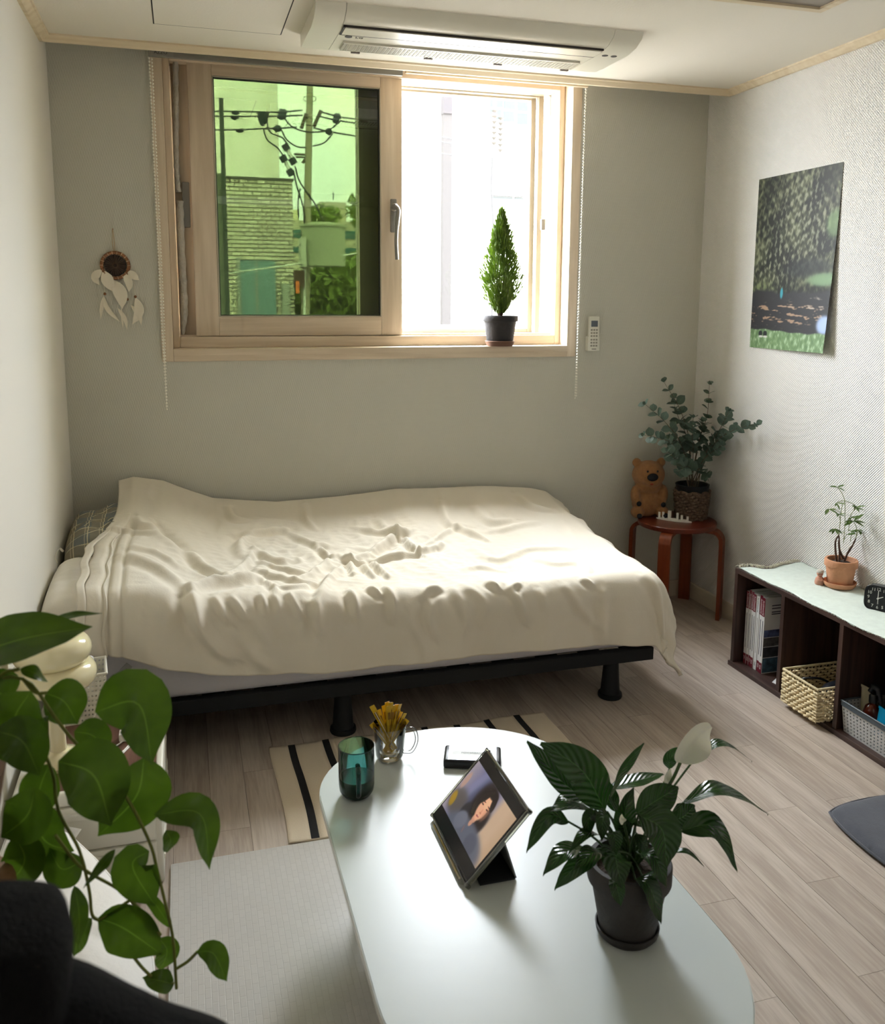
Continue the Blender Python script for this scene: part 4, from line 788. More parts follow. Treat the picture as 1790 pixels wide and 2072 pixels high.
# ---- clear double-walled glass with yellow sticks
m_gl2 = glass('double_wall_glass', (.965, .965, .955, 1), .10)
gc = Vector((.886, -1.692, ZT)); gm_ = thing('glass_cup', 'clear double walled glass cup holding yellow sticks', 'cup', gc)
mb = MB(); mb.closed = False; obj('outer_wall', mb.lathe([(.0001, .001), (.022, .001), (.031, .006), (.034, .016), (.035, .03), (.037, .055), (.041, .088), (.0412, .092)], gc, 40), m_gl2, gm_, 60)
mb = MB(); mb.closed = False; obj('inner_wall', mb.lathe([(.0001, .014), (.018, .014), (.023, .020), (.025, .035), (.031, .065), (.0395, .090), (.0412, .092)], gc, 40), m_gl2, gm_, 60)
hd_ = Vector((.95, -.30, 0)).normalized(); obj('handle', MB().tube(bez([gc+hd_*.040+V3(0, 0, .080), gc+hd_*.060+V3(0, 0, .078), gc+hd_*.066+V3(0, 0, .050), gc+hd_*.054+V3(0, 0, .022), gc+hd_*.034+V3(0, 0, .020)], 22), .0045, 8), m_gl2, gm_, 60)
m_yel = mat('stick_yellow', S(206, 164, 18), .4); m_yelp = mat('stick_print', S(140, 100, 10), .5); m_yelw = mat('stick_white', S(222, 216, 190), .4)
rr = random.Random(8); tops = [(752, 1428), (765, 1436), (776, 1427), (783, 1420), (790, 1421), (797, 1427), (803, 1425), (810, 1425), (786, 1428), (794, 1430), (820, 1443), (824, 1456), (751, 1464), (800, 1432), (806, 1436), (812, 1440)]
for i, (u, v) in enumerate(tops):
    yy = -1.692+rr.uniform(-.014, .014); tp_ = pix(u, v, y=yy); bt = gc+Vector((-(tp_.x-gc.x)*.22+rr.uniform(-.005, .005), -(yy-gc.y)*.3, .022)); ax = (tp_-bt); ln = ax.length; ax.normalize()
    sd = ax.cross(Vector((.28+rr.uniform(-.5, .5), -.96, 0))).normalized(); n_ = sd.cross(ax)
    st = thing('sweetener_stick', 'yellow paper stick standing in the clear glass cup', 'stick pack', bt, 'yellow sticks in the glass cup')
    def q(t, s, h): return bt+ax*(t*ln)+sd*s+n_*h
    wv = .0062; pts = []
    for t, w_, h in ((0, wv, .0005), (.08, wv, .0012), (.5, wv*.92, .0022), (.88, wv, .0014), (.9, wv*1.05, .0005), (1, wv*1.05, .0004)): pts += [q(t, -w_, 0), q(t, 0, h), q(t, w_, 0), q(t, 0, -h)]
    mb = MB().add(pts, [(k*4+j, k*4+(j+1) % 4, k*4+4+(j+1) % 4, k*4+4+j) for k in range(5) for j in range(4)]+[(3, 2, 1, 0), (20, 21, 22, 23)]); obj('sachet', mb, m_yel, st)
    obj('seam', MB().add([q(.05, -.0008, .0026), q(.05, .0008, .0026), q(.86, .0008, .0026), q(.86, -.0008, .0026)], [(0, 1, 2, 3)]), m_yelw if i % 3 == 0 else m_yelp, st)
    obj('print', MB().add([q(.70, -.0034, .0024), q(.70, .0034, .0024), q(.86, .0034, .0024), q(.86, -.0034, .0024)], [(0, 1, 2, 3)]), m_yelp, st)
# ---- power bank
pb = thing('power_bank', 'flat black power bank with silver faced label lying on the table', 'power bank', (1.076, -1.761, ZT))
A_ = Vector((.999, -1.772, ZT)); ex = Vector((.130, -.047, 0)); ey = Vector((.030, .072, 0)); L_, Wd = ex.length, ey.length; mx = frame(A_, ex, ey)
obj('shell', MB().rbox(0, L_, 0, Wd, 0, .0225, .006, 3, mx), mat('gloss_black', S(26, 27, 32), .3, spec=.6), pb, 40)
pf = obj('faceplate', MB().rbox(.011, L_-.011, .004, Wd-.004, .0222, .0232, .0004, 1, mx), mat('silver_face', S(170, 176, 188), .22, metal=.5), pb, 40)
obj('label_strip', MB().box(.02, L_-.02, .028, .046, .0232, .0235, mx), mat('strip_grey', S(188, 190, 184), .5), pf)
text_obj('label_text', 'POWERBANK', .009, mat('strip_ink', S(110, 112, 112), .6), mx @ Matrix.Translation((L_*.5, .037, .0237)), pf, .0001)
# ---- tablet in a clear case on its folded cover
tl_ = thing('tablet', 'tablet in a clear case showing a video, propped up on the table', 'tablet', (.92, -2.09, ZT))
up_ = Vector((math.sin(.747), 0, math.cos(.747))); bs_ = Vector((0, -1, 0)); TL0 = Vector((.914, -1.965, ZT+.0105)); mx = frame(TL0, bs_, up_)   # local x along the base, y up the screen, z out of the face
TWd, TH = .247, .186
nf = mx.to_3x3() @ Vector((0, 0, 1)); fs = 1 if nf.x < 0 else -1
def zz(a, b): return (min(a*fs, b*fs), max(a*fs, b*fs))
m_case = glass('clear_tpu', (.80, .79, .70, 1), .16, .12)
obj('body', MB().rbox(.004, TWd-.004, .004, TH-.004, *zz(-.008, -.0005), .003, 2, mx), mat('tablet_alu', S(120, 122, 126), .35, metal=.7), tl_, 40)
obj('glass_front', MB().rbox(.006, TWd-.006, .006, TH-.006, *zz(-.0006, .0004), .0003, 1, mx), mat('bezel_black', S(40, 36, 36), .12, spec=.35), tl_, 40)
for a in ((0, TWd, 0, .0045), (0, TWd, TH-.0045, TH), (0, .0045, .0045, TH-.0045), (TWd-.0045, TWd, .0045, TH-.0045)): obj('case_edge', MB().rbox(*a, *zz(-.010, .0012), .002, 2, mx), m_case, tl_, 40)
for a, b in ((0, 0), (TWd, 0), (0, TH), (TWd, TH)): obj('case_corner', MB().rbox(a-.007 if a else -.002, a+.002 if a else .007, b-.007 if b else -.002, b+.002 if b else .007, *zz(-.011, .0016), .003, 2, mx), m_case, tl_, 40)
obj('pencil_slot', MB().rbox(.02, TWd-.02, -.010, 0, *zz(-.012, .001), .004, 2, mx), m_case, tl_, 40); obj('pencil', MB().tube([mx @ Vector((.03, -.005, -.005*fs)), mx @ Vector((.21, -.005, -.005*fs))], .003, 8), mat('pencil_yellow', S(214, 190, 70), .4), tl_, 50)
# picture on the screen: painted on a fine grid
gx, gy = 190, 140; uu, vv = np.meshgrid(np.linspace(0, 1, gx+1), np.linspace(0, 1, gy+1), indexing='ij')
img = np.zeros((gx+1, gy+1, 3)); img[:] = [30, 26, 26]
def el(cx, cy, rx, ry, ang=0, k=8.):
    c, s = math.cos(ang), math.sin(ang); a, b = (uu-cx)*1.33, vv-cy; return 1/(1+np.exp(np.clip(((a*c+b*s)/rx)**2+((-a*s+b*c)/ry)**2-1, -6, 6)*k))
def put(mask, col, al=1.): img[:] = img*(1-(mask*al)[..., None])+np.array(col)*(mask*al)[..., None]
sm = lambda a, b, x: np.clip((x-a)/(b-a), 0, 1)
put(np.ones_like(uu), (150, 140, 150)); put(sm(.0, .3, uu)*sm(.75, .3, uu), (92, 94, 132)); put(el(.24, .62, .10, .5, -.3, 4), (118, 118, 150)); put(el(.33, .45, .12, .5, -.2, 3), (74, 76, 100)); put(el(.16, .36, .2, .17, 0, 4), (84, 78, 76)); put(el(.07, .33, .06, .10, .4, 6), (150, 120, 40)); put(el(.05, .60, .05, .12, 0, 6), (170, 140, 130))
put(sm(.66, .74, uu), (186, 160, 136)); put(sm(.86, 1.0, uu), (170, 140, 112), .6)
put(el(.50, .56, .22, .36, .1, 7), (38, 30, 30)); put(el(.63, .42, .11, .22, -.2, 6), (40, 32, 31)); put(el(.36, .34, .10, .16, .2, 7), (44, 42, 46))
put(el(.58, .15, .52, .25, 0, 9), (92, 94, 108)); put(el(.38, .28, .13, .11, .5, 8), (104, 106, 120)); put(el(.72, .22, .14, .12, -.4, 7), (82, 84, 98))
put(el(.535, .44, .05, .06, .05, 8), (190, 140, 118)); put(el(.53, .37, .034, .045, 0, 9), (186, 138, 118))
put(el(.54, .60, .105, .165, .06, 12), (216, 162, 132)); put(el(.57, .68, .075, .07, 0, 5), (228, 178, 142), .7); put(el(.62, .58, .05, .10, 0, 4), (190, 132, 106), .5)
for ex_ in (.495, .60): put(el(ex_, .625, .026, .010, .05, 9), (52, 34, 32)); put(el(ex_, .662, .036, .0075, .12 if ex_ < .55 else -.1, 8), (78, 54, 48))
put(el(.552, .56, .014, .035, .1, 4), (194, 136, 110), .8); put(el(.552, .535, .024, .010, 0, 6), (176, 112, 94), .9); put(el(.545, .487, .036, .010, .1, 8), (150, 70, 70)); put(el(.545, .49, .022, .003, .1, 8), (230, 210, 200), .7)
put(el(.475, .72, .04, .13, -.35, 8), (40, 31, 30)); put(el(.62, .74, .05, .11, .5, 8), (42, 33, 31)); put(el(.54, .80, .12, .06, 0, 8), (40, 31, 30))
put(el(.50, .25, .012, .05, .4, 8), (150, 96, 88), .4)
bar = ((vv < .155) | (vv > .875)).astype(float); put(bar, (27, 24, 24))
me = MB(); me.closed = False; me.grid(lambda u, v: mx @ Vector((.010+u*(TWd-.020), .009+v*(TH-.018), .0007*fs)), gx, gy); sc_ = obj('screen', me, vcol_mat('screen_picture', .2, .62, .25), tl_)
def paint(o, arr):
    a = o.data.color_attributes.new('Col', 'FLOAT_COLOR', 'POINT'); c = np.clip(arr.reshape(-1, 3)/255, 0, 1); lin = np.where(c <= .04045, c/12.92, ((c+.055)/1.055)**2.4)
    a.data.foreach_set('color', np.concatenate([lin, np.ones((len(lin), 1))], 1).astype(np.float32).ravel())
# keep vertex order: rebuild the screen without welding
def flat_print(name, fn, nx, ny, arr, m, parent):
    me = bpy.data.meshes.new(name); vs = [tuple(fn(i/nx, j/ny)) for i in range(nx+1) for j in range(ny+1)]; n1 = ny+1
    me.from_pydata(vs, [], [(i*n1+j, (i+1)*n1+j, (i+1)*n1+j+1, i*n1+j+1) for i in range(nx) for j in range(ny)]); me.materials.append(m)
    o = link(name, me, parent); paint(o, arr); return o
bpy.data.objects.remove(sc_)
flat_print('screen', lambda u, v: mx @ Vector((.010+u*(TWd-.020), .009+v*(TH-.018), .0007*fs)), gx, gy, img, bpy.data.materials['screen_picture'], tl_)
m_cov = mat('cover_grey', S(120, 120, 116), .7); m_covd = mat('cover_inner', S(40, 42, 46), .8)
def panel(a, b, y0, y1, th, m, nm):
    a, b = Vector((a[0], 0, a[1])), Vector((b[0], 0, b[1])); n = (b-a).cross(Vector((0, 1, 0))).normalized()*th
    obj(nm, MB().add([Vector((p.x, y, p.z)) for p in (a, b, b+n, a+n) for y in (y0, y1)], [(0, 1, 3, 2), (2, 3, 5, 4), (4, 5, 7, 6), (6, 7, 1, 0), (0, 2, 4, 6), (1, 3, 5, 7)]), m, tl_)
bk = lambda t: (TL0.x+up_.x*t+.012*.734, TL0.z+up_.z*t-.012*.679)
panel(bk(.105), (1.018, ZT+.003), -2.205, -1.975, .003, m_cov, 'cover_panel'); panel((1.018, ZT+.001), (.946, ZT+.001), -2.205, -1.975, -.003, m_covd, 'cover_panel'); panel(bk(.012), bk(.105), -2.205, -1.975, .002, m_cov, 'cover_panel')
# ------------------------------------------------------------------ low shelf against the right wall
m_wal = wood('walnut_foil', S(50, 34, 30), S(74, 54, 47), 'z', 70, .45, bump=.04); m_waly = wood('walnut_foil_long', S(54, 38, 34), S(80, 60, 53), 'y', 70, .45, bump=.04)
SX, SX1, SY0, SY1, SZ = 2.460, 2.752, -1.985, -.806, .395
sh = thing('low_shelf', 'dark walnut low shelf with open cubes along the right wall', 'shelf', (2.6, -1.4, 0))
obj('top_board', MB().rbox(SX, SX1, SY0, SY1, SZ-.018, SZ, .001), m_waly, sh); obj('bottom_board', MB().rbox(SX-.006, SX1, SY0-.006, SY1+.006, 0, .018, .001), m_waly, sh)
for y in (SY1-.018, -1.104, -1.399, -1.694, SY0): obj('upright', MB().box(SX+.001, SX1-.004, y, y+.018, .018, SZ-.018), m_wal, sh)
obj('back_board', MB().box(SX1-.004, SX1, SY0, SY1, .018, SZ-.018), m_wal, sh)
# magazines
m_pap = mat('magazine_white', S(222, 222, 220), .4); m_mar = mat('magazine_maroon', S(112, 22, 40), .4); m_pg = mat('page_edges', S(196, 194, 188), .8); m_ink = mat('spine_ink', S(70, 70, 84), .5); m_wht = mat('spine_white_ink', S(230, 226, 226), .5)
MY = [-.838, -.8535, -.8665, -.882, -.8985, -.9165, -.9345]; MT = [.0145, .012, .0145, .0155, .0175, .017, .0175]
LBL = 'white architecture magazine with maroon spine bands standing in the shelf'
for i, (y, th) in enumerate(zip(MY, MT)):
    xs = 2.497+.002*(i % 3); hgt = .292+.003*((i*7) % 4); x1 = xs+.222; white = (i == 4)
    num = ('first', 'second', 'third', 'fourth')[min(i, 3)]; LBL = 'maroon banded magazine standing beside the white spined one' if i == 5 else 'maroon banded magazine, %s from the end upright of the shelf' % num
    lab = 'magazine with an all white spine among maroon banded ones' if white else ('end magazine with house photographs on its cover, beside the upright' if i == 6 else LBL)
    mzn = thing('magazine', lab, 'magazine', (xs+.1, y-th/2, .018), 'magazines in the shelf')
    obj('pages', MB().box(xs+.001, x1-.002, y-th+.0006, y-.0006, .0185, .018+hgt-.001), m_pg, mzn); obj('spine', MB().box(xs-.0006, xs+.001, y-th, y, .0182, .018+hgt), m_pap, mzn)
    cv = obj('cover', MB().box(xs+.001, x1, y-th, y-th+.0006, .0182, .018+hgt), m_pap, mzn); obj('cover', MB().box(xs+.001, x1, y-.0006, y, .0182, .018+hgt), m_pap, mzn)
    fr = lambda yc, zc: frame((xs-.0011, yc, zc), (0, 0, -1), (0, 1, 0))   # text runs down the spine, faces the room
    if not white:
        for z0, z1 in ((.235+.018-.01, .018+hgt), (.0182, .060)): obj('spine_band', MB().box(xs-.0010, xs-.0006, y-th, y, z0, z1), m_mar, mzn)
    Fm = Matrix(((0, 0, -1, xs-.0012), (0, -1, 0, y-th/2), (-1, 0, 0, .276), (0, 0, 0, 1)))
    if i != 2 or True:
        text_obj('spine_title', 'Archiworld', .0125, m_ink if white else m_wht, Fm, mzn, .0001)
        Fn = Fm.copy(); Fn[2][3] = .042; text_obj('issue_number', ('241', '235', '231', '233', '242', '232', '238')[i], .011, m_ink if white else m_wht, Fn, mzn, .0001)
        obj('spine_line', MB().box(xs-.0009, xs-.0006, y-th*.62, y-th*.42, .085, .225), m_ink if not white else mat('spine_pale', S(170, 168, 164), .5), mzn)
    if i == 6:
        yc = y-th-.0004
        for z0, z1, c in ((.018, .075, (62, 88, 104)), (.078, .118, (52, 54, 58)), (.121, .155, (84, 82, 80)), (.158, .186, (86, 98, 138))): obj('cover_photo', MB().box(xs+.002, x1-.001, yc-.0002, y-th, z0+.004, z1+.004), mat('photo_%d' % int(z0*1000), S(*c), .4, var=.6, vs=45), cv)
        for k, (z, l) in enumerate(((.283, .085), (.272, .12), (.258, .10), (.250, .06))): obj('cover_text', MB().box(xs+.03, xs+.03+l, yc-.0002, y-th, z, z+.004), m_ink, cv)
        obj('cover_map', MB().add([Vector((xs+.12+a*.045, yc-.0002, .215+b*.035)) for a, b in ((-1, -.9), (-.6, -.2), (-.8, .5), (-.1, .9), (.3, .3), (.9, .8), (.8, -.1), (.2, -.6), (-.4, -.7))], [tuple(range(9))]), mat('map_grey', S(168, 168, 166), .6), cv)
cdp = obj('paper_card', MB().prism([(2.489, -1.028), (2.496, -1.07), (2.58, -1.07), (2.56, -.98)], .0182, .0194), mat('card_white', S(222, 220, 216), .6)); tag(cdp, 'white paper card lying flat in the magazine cube', 'card')
# wicker basket pulled a little out of its cube
m_wick = mat('wicker', S(222, 206, 168), .75, var=.12, vs=90, bump=.3, bs=200, bd=.002)
wk = thing('wicker_basket', 'pale woven wicker basket pulled out of the middle cube', 'basket', (2.53, -1.258, .018))
bx0, bx1, by0, by1 = 2.424, 2.665, -1.345, -1.168; zb, zh = .0185, .120
def ring(z, ph, am, n=34):
    P_ = []; seg = [((bx0, by1), (bx0, by0), 13), ((bx0, by0), (bx1, by0), 16), ((bx1, by0), (bx1, by1), 13), ((bx1, by1), (bx0, by1), 16)]; i = 0
    for (a, b, m_) in seg:
        nx, ny = (b[1]-a[1]), -(b[0]-a[0]); l = math.hypot(nx, ny); nx, ny = nx/l, ny/l
        for k in range(m_*3):
            t = k/(m_*3); s = math.sin((t*m_+ph)*math.pi)*am; e = min(1, 8*min(t, 1-t)); P_.append(Vector((a[0]+(b[0]-a[0])*t-nx*s*e, a[1]+(b[1]-a[1])*t-ny*s*e, z+.0012*math.sin(k*1.7+z*300))))
    P_.append(P_[0]); return P_
NR = 10
for k in range(NR): obj('strand', MB().tube(ring(zb+.006+k*(zh-.012)/NR, k % 2, .0046), .0052, 6, .85), m_wick, wk, 60)
stk = MB()
for (a, b, n) in (((bx0, by1), (bx0, by0), 13), ((bx0, by0), (bx1, by0), 16), ((bx1, by0), (bx1, by1), 13), ((bx1, by1), (bx0, by1), 16)):
    for k in range(n+1): t = k/n; stk.tube([(a[0]+(b[0]-a[0])*t, a[1]+(b[1]-a[1])*t, zb), (a[0]+(b[0]-a[0])*t, a[1]+(b[1]-a[1])*t, zb+zh)], .002, 4)
q = obj('stakes', stk, m_wick, wk); q['kind'] = 'stuff'
obj('rim', MB().tube([(x, y, zb+zh-.002) for x, y in ((bx0, by1), (bx0, by0), (bx1, by0), (bx1, by1), (bx0, by1))], .0048, 8), m_wick, wk, 60); obj('floor_weave', MB().box(bx0+.004, bx1-.004, by0+.004, by1-.004, zb, zb+.004), m_wick, wk)
m_dblk = mat('dryer_black', S(20, 22, 28), .3, spec=.5)
hb = thing('hair_dryer', 'black hair dryer lying in the wicker basket', 'hair dryer', (2.55, -1.30, .03))
obj('barrel', MB().tube([(2.500, -1.300, .085), (2.52, -1.298, .092), (2.58, -1.292, .100), (2.62, -1.288, .10)], [.030, .036, .034, .028], 20), m_dblk, hb, 50); obj('intake', MB().tube([(2.494, -1.301, .083), (2.500, -1.300, .085)], [.024, .030], 20), m_black, hb, 50); obj('grip', MB().tube([(2.57, -1.285, .095), (2.575, -1.235, .055), (2.58, -1.205, .035)], [.017, .015, .013], 12), m_dblk, hb, 50)
pc = thing('coiled_lead', 'black cord looped inside the wicker basket', 'cord', (2.5, -1.22, .03)); obj('cord', MB().tube(bez([(2.48, -1.19, .03), (2.47, -1.20, .10), (2.50, -1.225, .118), (2.55, -1.225, .105), (2.62, -1.205, .06)], 30), .0042, 8), m_dblk, pc, 60)
# grey plastic basket with toiletries
m_gp1 = mat('grey_weave_plastic', S(176, 176, 176), .4); m_gp2 = mat('slate_rim', S(66, 76, 84), .4)
hole_basket('storage_basket', 'grey perforated plastic basket with slate rim holding toiletries', (2.588, -1.535, .018), .118, .130, .104, .93, 17, 17, 9, m_gp1, m_gp2, .40, .42, 0, .016)
def bottle(name, label, cat, prof, c, m, cap=None, capm=None, extra=()):
    t = thing(name, label, cat, c); obj('bottle', MB().lathe(prof, c, 24), m, t, 45)
    if cap: obj('cap', MB().lathe(cap, c, 20), capm, t, 45)
    for nm, mb, mm in extra: obj(nm, mb, mm, t, 50)
    return t
m_amb = mat('amber_plastic', S(86, 28, 12), .15, spec=.6, trans=.2); zf = .0215
c = Vector((2.530, -1.475, zf))
bottle('spray_bottle', 'amber spray bottle with black trigger in the grey basket', 'spray bottle', [(0, 0), (.026, 0), (.028, .004), (.028, .085), (.022, .103), (.012, .112), (.012, .12), (0, .12)], c, m_amb, [(.0, .118), (.0135, .118), (.0135, .140), (.009, .146), (0, .146)], m_dblk,
       [('trigger_head', MB().tube(bez([c+V3(-.004, .012, .150), c+V3(0, .002, .168), c+V3(.004, -.012, .166), c+V3(.004, -.020, .150)], 14), [.008]*4+[.011]*7+[.009]*4, 12), m_dblk), ('trigger', MB().tube(bez([c+V3(.004, -.014, .16), c+V3(.004, -.026, .135), c+V3(.006, -.032, .10)], 10), .006, 8), m_dblk)])
c = Vector((2.600, -1.505, zf)); m_teal2 = mat('teal_plastic', S(8, 120, 122), .35)
bottle('pump_bottle', 'cream pump bottle with teal collar in the grey basket', 'pump bottle', [(0, 0), (.030, 0), (.032, .004), (.032, .10), (.026, .125), (.014, .138), (0, .138)], c, mat('cream_bottle', S(206, 202, 178), .35), [(0, .136), (.019, .136), (.019, .164), (.016, .166), (0, .166)], m_teal2,
       [('pump_stem', MB().lathe([(0, .165), (.008, .165), (.008, .188), (0, .188)], c, 12), mat('pump_cream', S(214, 206, 178), .4)), ('pump_nozzle', MB().tube(bez([c+V3(0, .014, .190), c+V3(0, 0, .193), c+V3(0, -.018, .188), c+V3(0, -.030, .176)], 10), [.008]*5+[.006]*6, 10), mat('pump_cream2', S(214, 206, 178), .4))])
def soft_tube(label, c, w_, h, m, capm, yaw, tilt):
    t = thing('squeeze_tube', label, 'tube', c); mx = Matrix.Translation(c) @ Matrix.Rotation(R(yaw), 4, 'Z') @ Matrix.Rotation(R(tilt), 4, 'X'); mb = MB()
    mb.grid(lambda u, v: mx @ Vector((w_*.5*math.cos(2*math.pi*u), (w_*.32*(1-v)+.0012)*math.sin(2*math.pi*u), .016+v*(h-.016))), 24, 8); obj('tube', mb, m, t, 60)
    obj('crimp', MB().box(-w_*.52, w_*.52, -.0015, .0015, h-.008, h, mx), m, t); obj('cap', MB().lathe([(0, 0), (w_*.42, 0), (w_*.42, .016), (0, .018)], (0, 0, 0), 18, None), capm, t, 45).data.transform(mx)
m_blue = mat('tube_blue', S(10, 120, 158), .3); m_beige = mat('tube_beige', S(176, 168, 142), .4)
soft_tube('bright blue squeeze tube standing at the front of the grey basket', Vector((2.508, -1.540, zf)), .056, .125, m_blue, m_blue, 80, 3)
soft_tube('beige squeeze tube standing at the rear of the grey basket', Vector((2.552, -1.432, zf)), .046, .150, m_beige, m_white, 95, -4)
c = Vector((2.555, -1.560, zf)); bottle('jar_bottle', 'frosted white bottle with grey cap in the grey basket', 'bottle', [(0, 0), (.02, 0), (.022, .004), (.022, .09), (.013, .106), (0, .106)], c, mat('frosted_white', S(206, 208, 210), .3), [(0, .105), (.012, .105), (.012, .124), (0, .124)], mat('cap_grey', S(150, 156, 158), .4))
c = Vector((2.640, -1.560, zf)); bottle('lotion_bottle', 'pale lotion bottle with dark green cap behind the blue tube', 'bottle', [(0, 0), (.024, 0), (.026, .004), (.026, .10), (.018, .112), (0, .112)], c, mat('pale_lotion', S(186, 192, 186), .3), [(0, .11), (.016, .11), (.016, .135), (0, .136)], mat('cap_green', S(34, 78, 74), .4))
# cloth runner with fringe
m_run = mat('runner_cotton', S(206, 216, 208), .92, var=.05, vs=40, bump=.5, bs=260, bd=.003); ru = thing('table_runner', 'pale mint cotton runner with frayed fringe on top of the low shelf', 'cloth', (2.6, -1.35, SZ))
def rf(u, v):
    y = SY1-.020+.028*math.sin(u*4.5+.4)*(v < .001)*0-v*1.14-.035*math.exp(-((u-.42)/.18)**2)*math.exp(-v*30); x = SX+.004+.006*math.sin(v*9)+.004*math.sin(v*31)+u*(.280+.004*math.sin(v*13))
    return Vector((x, y, SZ+.0022+.0016*noise.noise(Vector((x*30, y*30, 1)))+.006*math.exp(-((v-.01)/.02)**2)*max(0, math.sin(u*7+1))))
mb = MB(); mb.closed = False; o = obj('cloth', mb.grid(rf, 30, 130), m_run, ru, 60); so = o.modifiers.new('t', 'SOLIDIFY'); so.thickness = .002; so.offset = 1
fr_ = MB(); rr = random.Random(3)
for k in range(150):
    u = rr.random(); p = rf(u, 0)+V3(0, 0, .002); a = p+Vector((rr.uniform(-.012, .012), rr.uniform(.002, .014), rr.uniform(0, .009))); fr_.tube(bez([p, (p+a)/2+V3(0, 0, .006), a+V3(0, .004, -.002)], 5), .0011, 4)
q = obj('fringe', fr_, mat('fringe_thread', S(212, 208, 190), .9), ru, 60); q['kind'] = 'stuff'
fr_ = MB()
for k in range(260):
    v = rr.random(); p = rf(0, v); fr_.tube([p, p+Vector((-.004-rr.random()*.003, rr.uniform(-.003, .003), -.001))], .0008, 3)
q = obj('frayed_edge', fr_, m_run, ru); q['kind'] = 'stuff'
# alarm clock
cc = pix(1776, 1211, x=2.630); ck = thing('alarm_clock', 'small black square alarm clock with white numerals on the runner', 'clock', (cc.x, cc.y, SZ))
fn_ = Vector((-.86, -.50, .06)).normalized(); fx = Vector((0, 0, 1)).cross(fn_).normalized(); fy = fn_.cross(fx); mx = frame(cc, fx, fy); cs = .042
def sq(r, e=4.2, n=48, off=0): return [(r*math.copysign(abs(math.cos(a))**(2/e), math.cos(a)), r*math.copysign(abs(math.sin(a))**(2/e), math.sin(a))*.97) for a in [2*math.pi*k/n for k in range(n)]]
m_ck = mat('clock_black', S(18, 19, 21), .35); obj('case', MB().prism(sq(cs), -.040, 0, mx), m_ck, ck, 35); obj('bezel', MB().tube([mx @ Vector((a, b, .001)) for a, b in sq(cs*.985)+sq(cs*.985)[:1]], .0028, 8), m_ck, ck, 60); obj('foot', MB().box(-cs*.72, cs*.72, -cs*.97-.006, -cs*.90, -.038, -.004, mx), m_ck, ck)
dl = obj('dial', MB().prism(sq(cs*.93), 0, .0006, mx), mat('dial_black', S(24, 25, 28), .6), ck)
m_num = mat('dial_white', S(226, 226, 220), .5)
for n_ in range(1, 13):
    a = math.pi/2-n_*math.pi/6; rr_ = cs*.72/max(abs(math.cos(a))**.35, abs(math.sin(a))**.35, .75); text_obj('numeral', str(n_), .0145, m_num, mx @ Matrix.Translation((rr_*math.cos(a), rr_*math.sin(a), .001)), dl, .0002)
for nm, ang, ln, wd in (('hour_hand', 62, .018, .0016), ('minute_hand', 0, .027, .0014), ('alarm_hand', 181, .020, .0006), ('second_hand', 172, .019, .0003)):
    a = math.pi/2-R(ang); e = Vector((math.cos(a), math.sin(a), 0)); s_ = Vector((-e.y, e.x, 0))*wd; obj(nm, MB().add([mx @ (p+V3(0, 0, h)) for h in (.0016, .0022) for p in (s_-e*.004, -s_-e*.004, e*ln-s_*.7, e*ln+s_*.7)], [(0, 1, 2, 3), (4, 5, 6, 7), (0, 1, 5, 4), (1, 2, 6, 5), (2, 3, 7, 6), (3, 0, 4, 7)]), m_num, dl)
obj('hub', MB().lathe([(.0028, .0008), (.0028, .0028), (0, .003)], (0, 0, 0), 14), m_num, dl, 40).data.transform(mx)
# ------------------------------------------------------------------ stool in the corner
m_st = wood('stool_birch_stain', S(108, 46, 20), S(128, 60, 28), 'z', 50, .3, bump=.02); m_sts = wood('stool_seat_stain', S(92, 38, 24), S(108, 48, 30), 'x', 40, .28, bump=.02)
sc0 = Vector((2.566, -.202, 0)); SE = .434
stl = thing('stool', 'round reddish bentwood stool in the corner by the bed', 'stool', sc0)
obj('seat', MB().lathe([(0, SE-.022), (.172, SE-.022), (.175, SE-.018), (.175, SE-.003), (.172, SE), (0, SE)], sc0, 64), m_sts, stl, 40)
for ax_, ay in ((1, -1), (1, 1), (-1, -1), (-1, 1)):
    d = Vector((ax_, ay, 0)).normalized(); t_ = Vector((-d.y, d.x, 0)); path = bez([sc0+d*.085+V3(0, 0, SE-.031), sc0+d*.150+V3(0, 0, SE-.031), sc0+d*.180+V3(0, 0, SE-.036), sc0+d*.199+V3(0, 0, SE-.058), sc0+d*.203+V3(0, 0, SE-.09), sc0+d*.204+V3(0, 0, .2), sc0+d*.205], 28); vs = []; n = len(path)
    for i, p in enumerate(path):
        tg = (path[min(i+1, n-1)]-path[max(i-1, 0)]).normalized(); nn = t_.cross(tg)
        vs += [p+t_*a*.026+nn*b*.0085 for a, b in ((-1, -1), (1, -1), (1, 1), (-1, 1))]
    obj('leg', MB().add(vs, [(i*4+k, i*4+(k+1) % 4, i*4+4+(k+1) % 4, i*4+4+k) for i in range(n-1) for k in range(4)]+[(3, 2, 1, 0), ((n-1)*4, (n-1)*4+1, (n-1)*4+2, (n-1)*4+3)]), m_st, stl, 40)
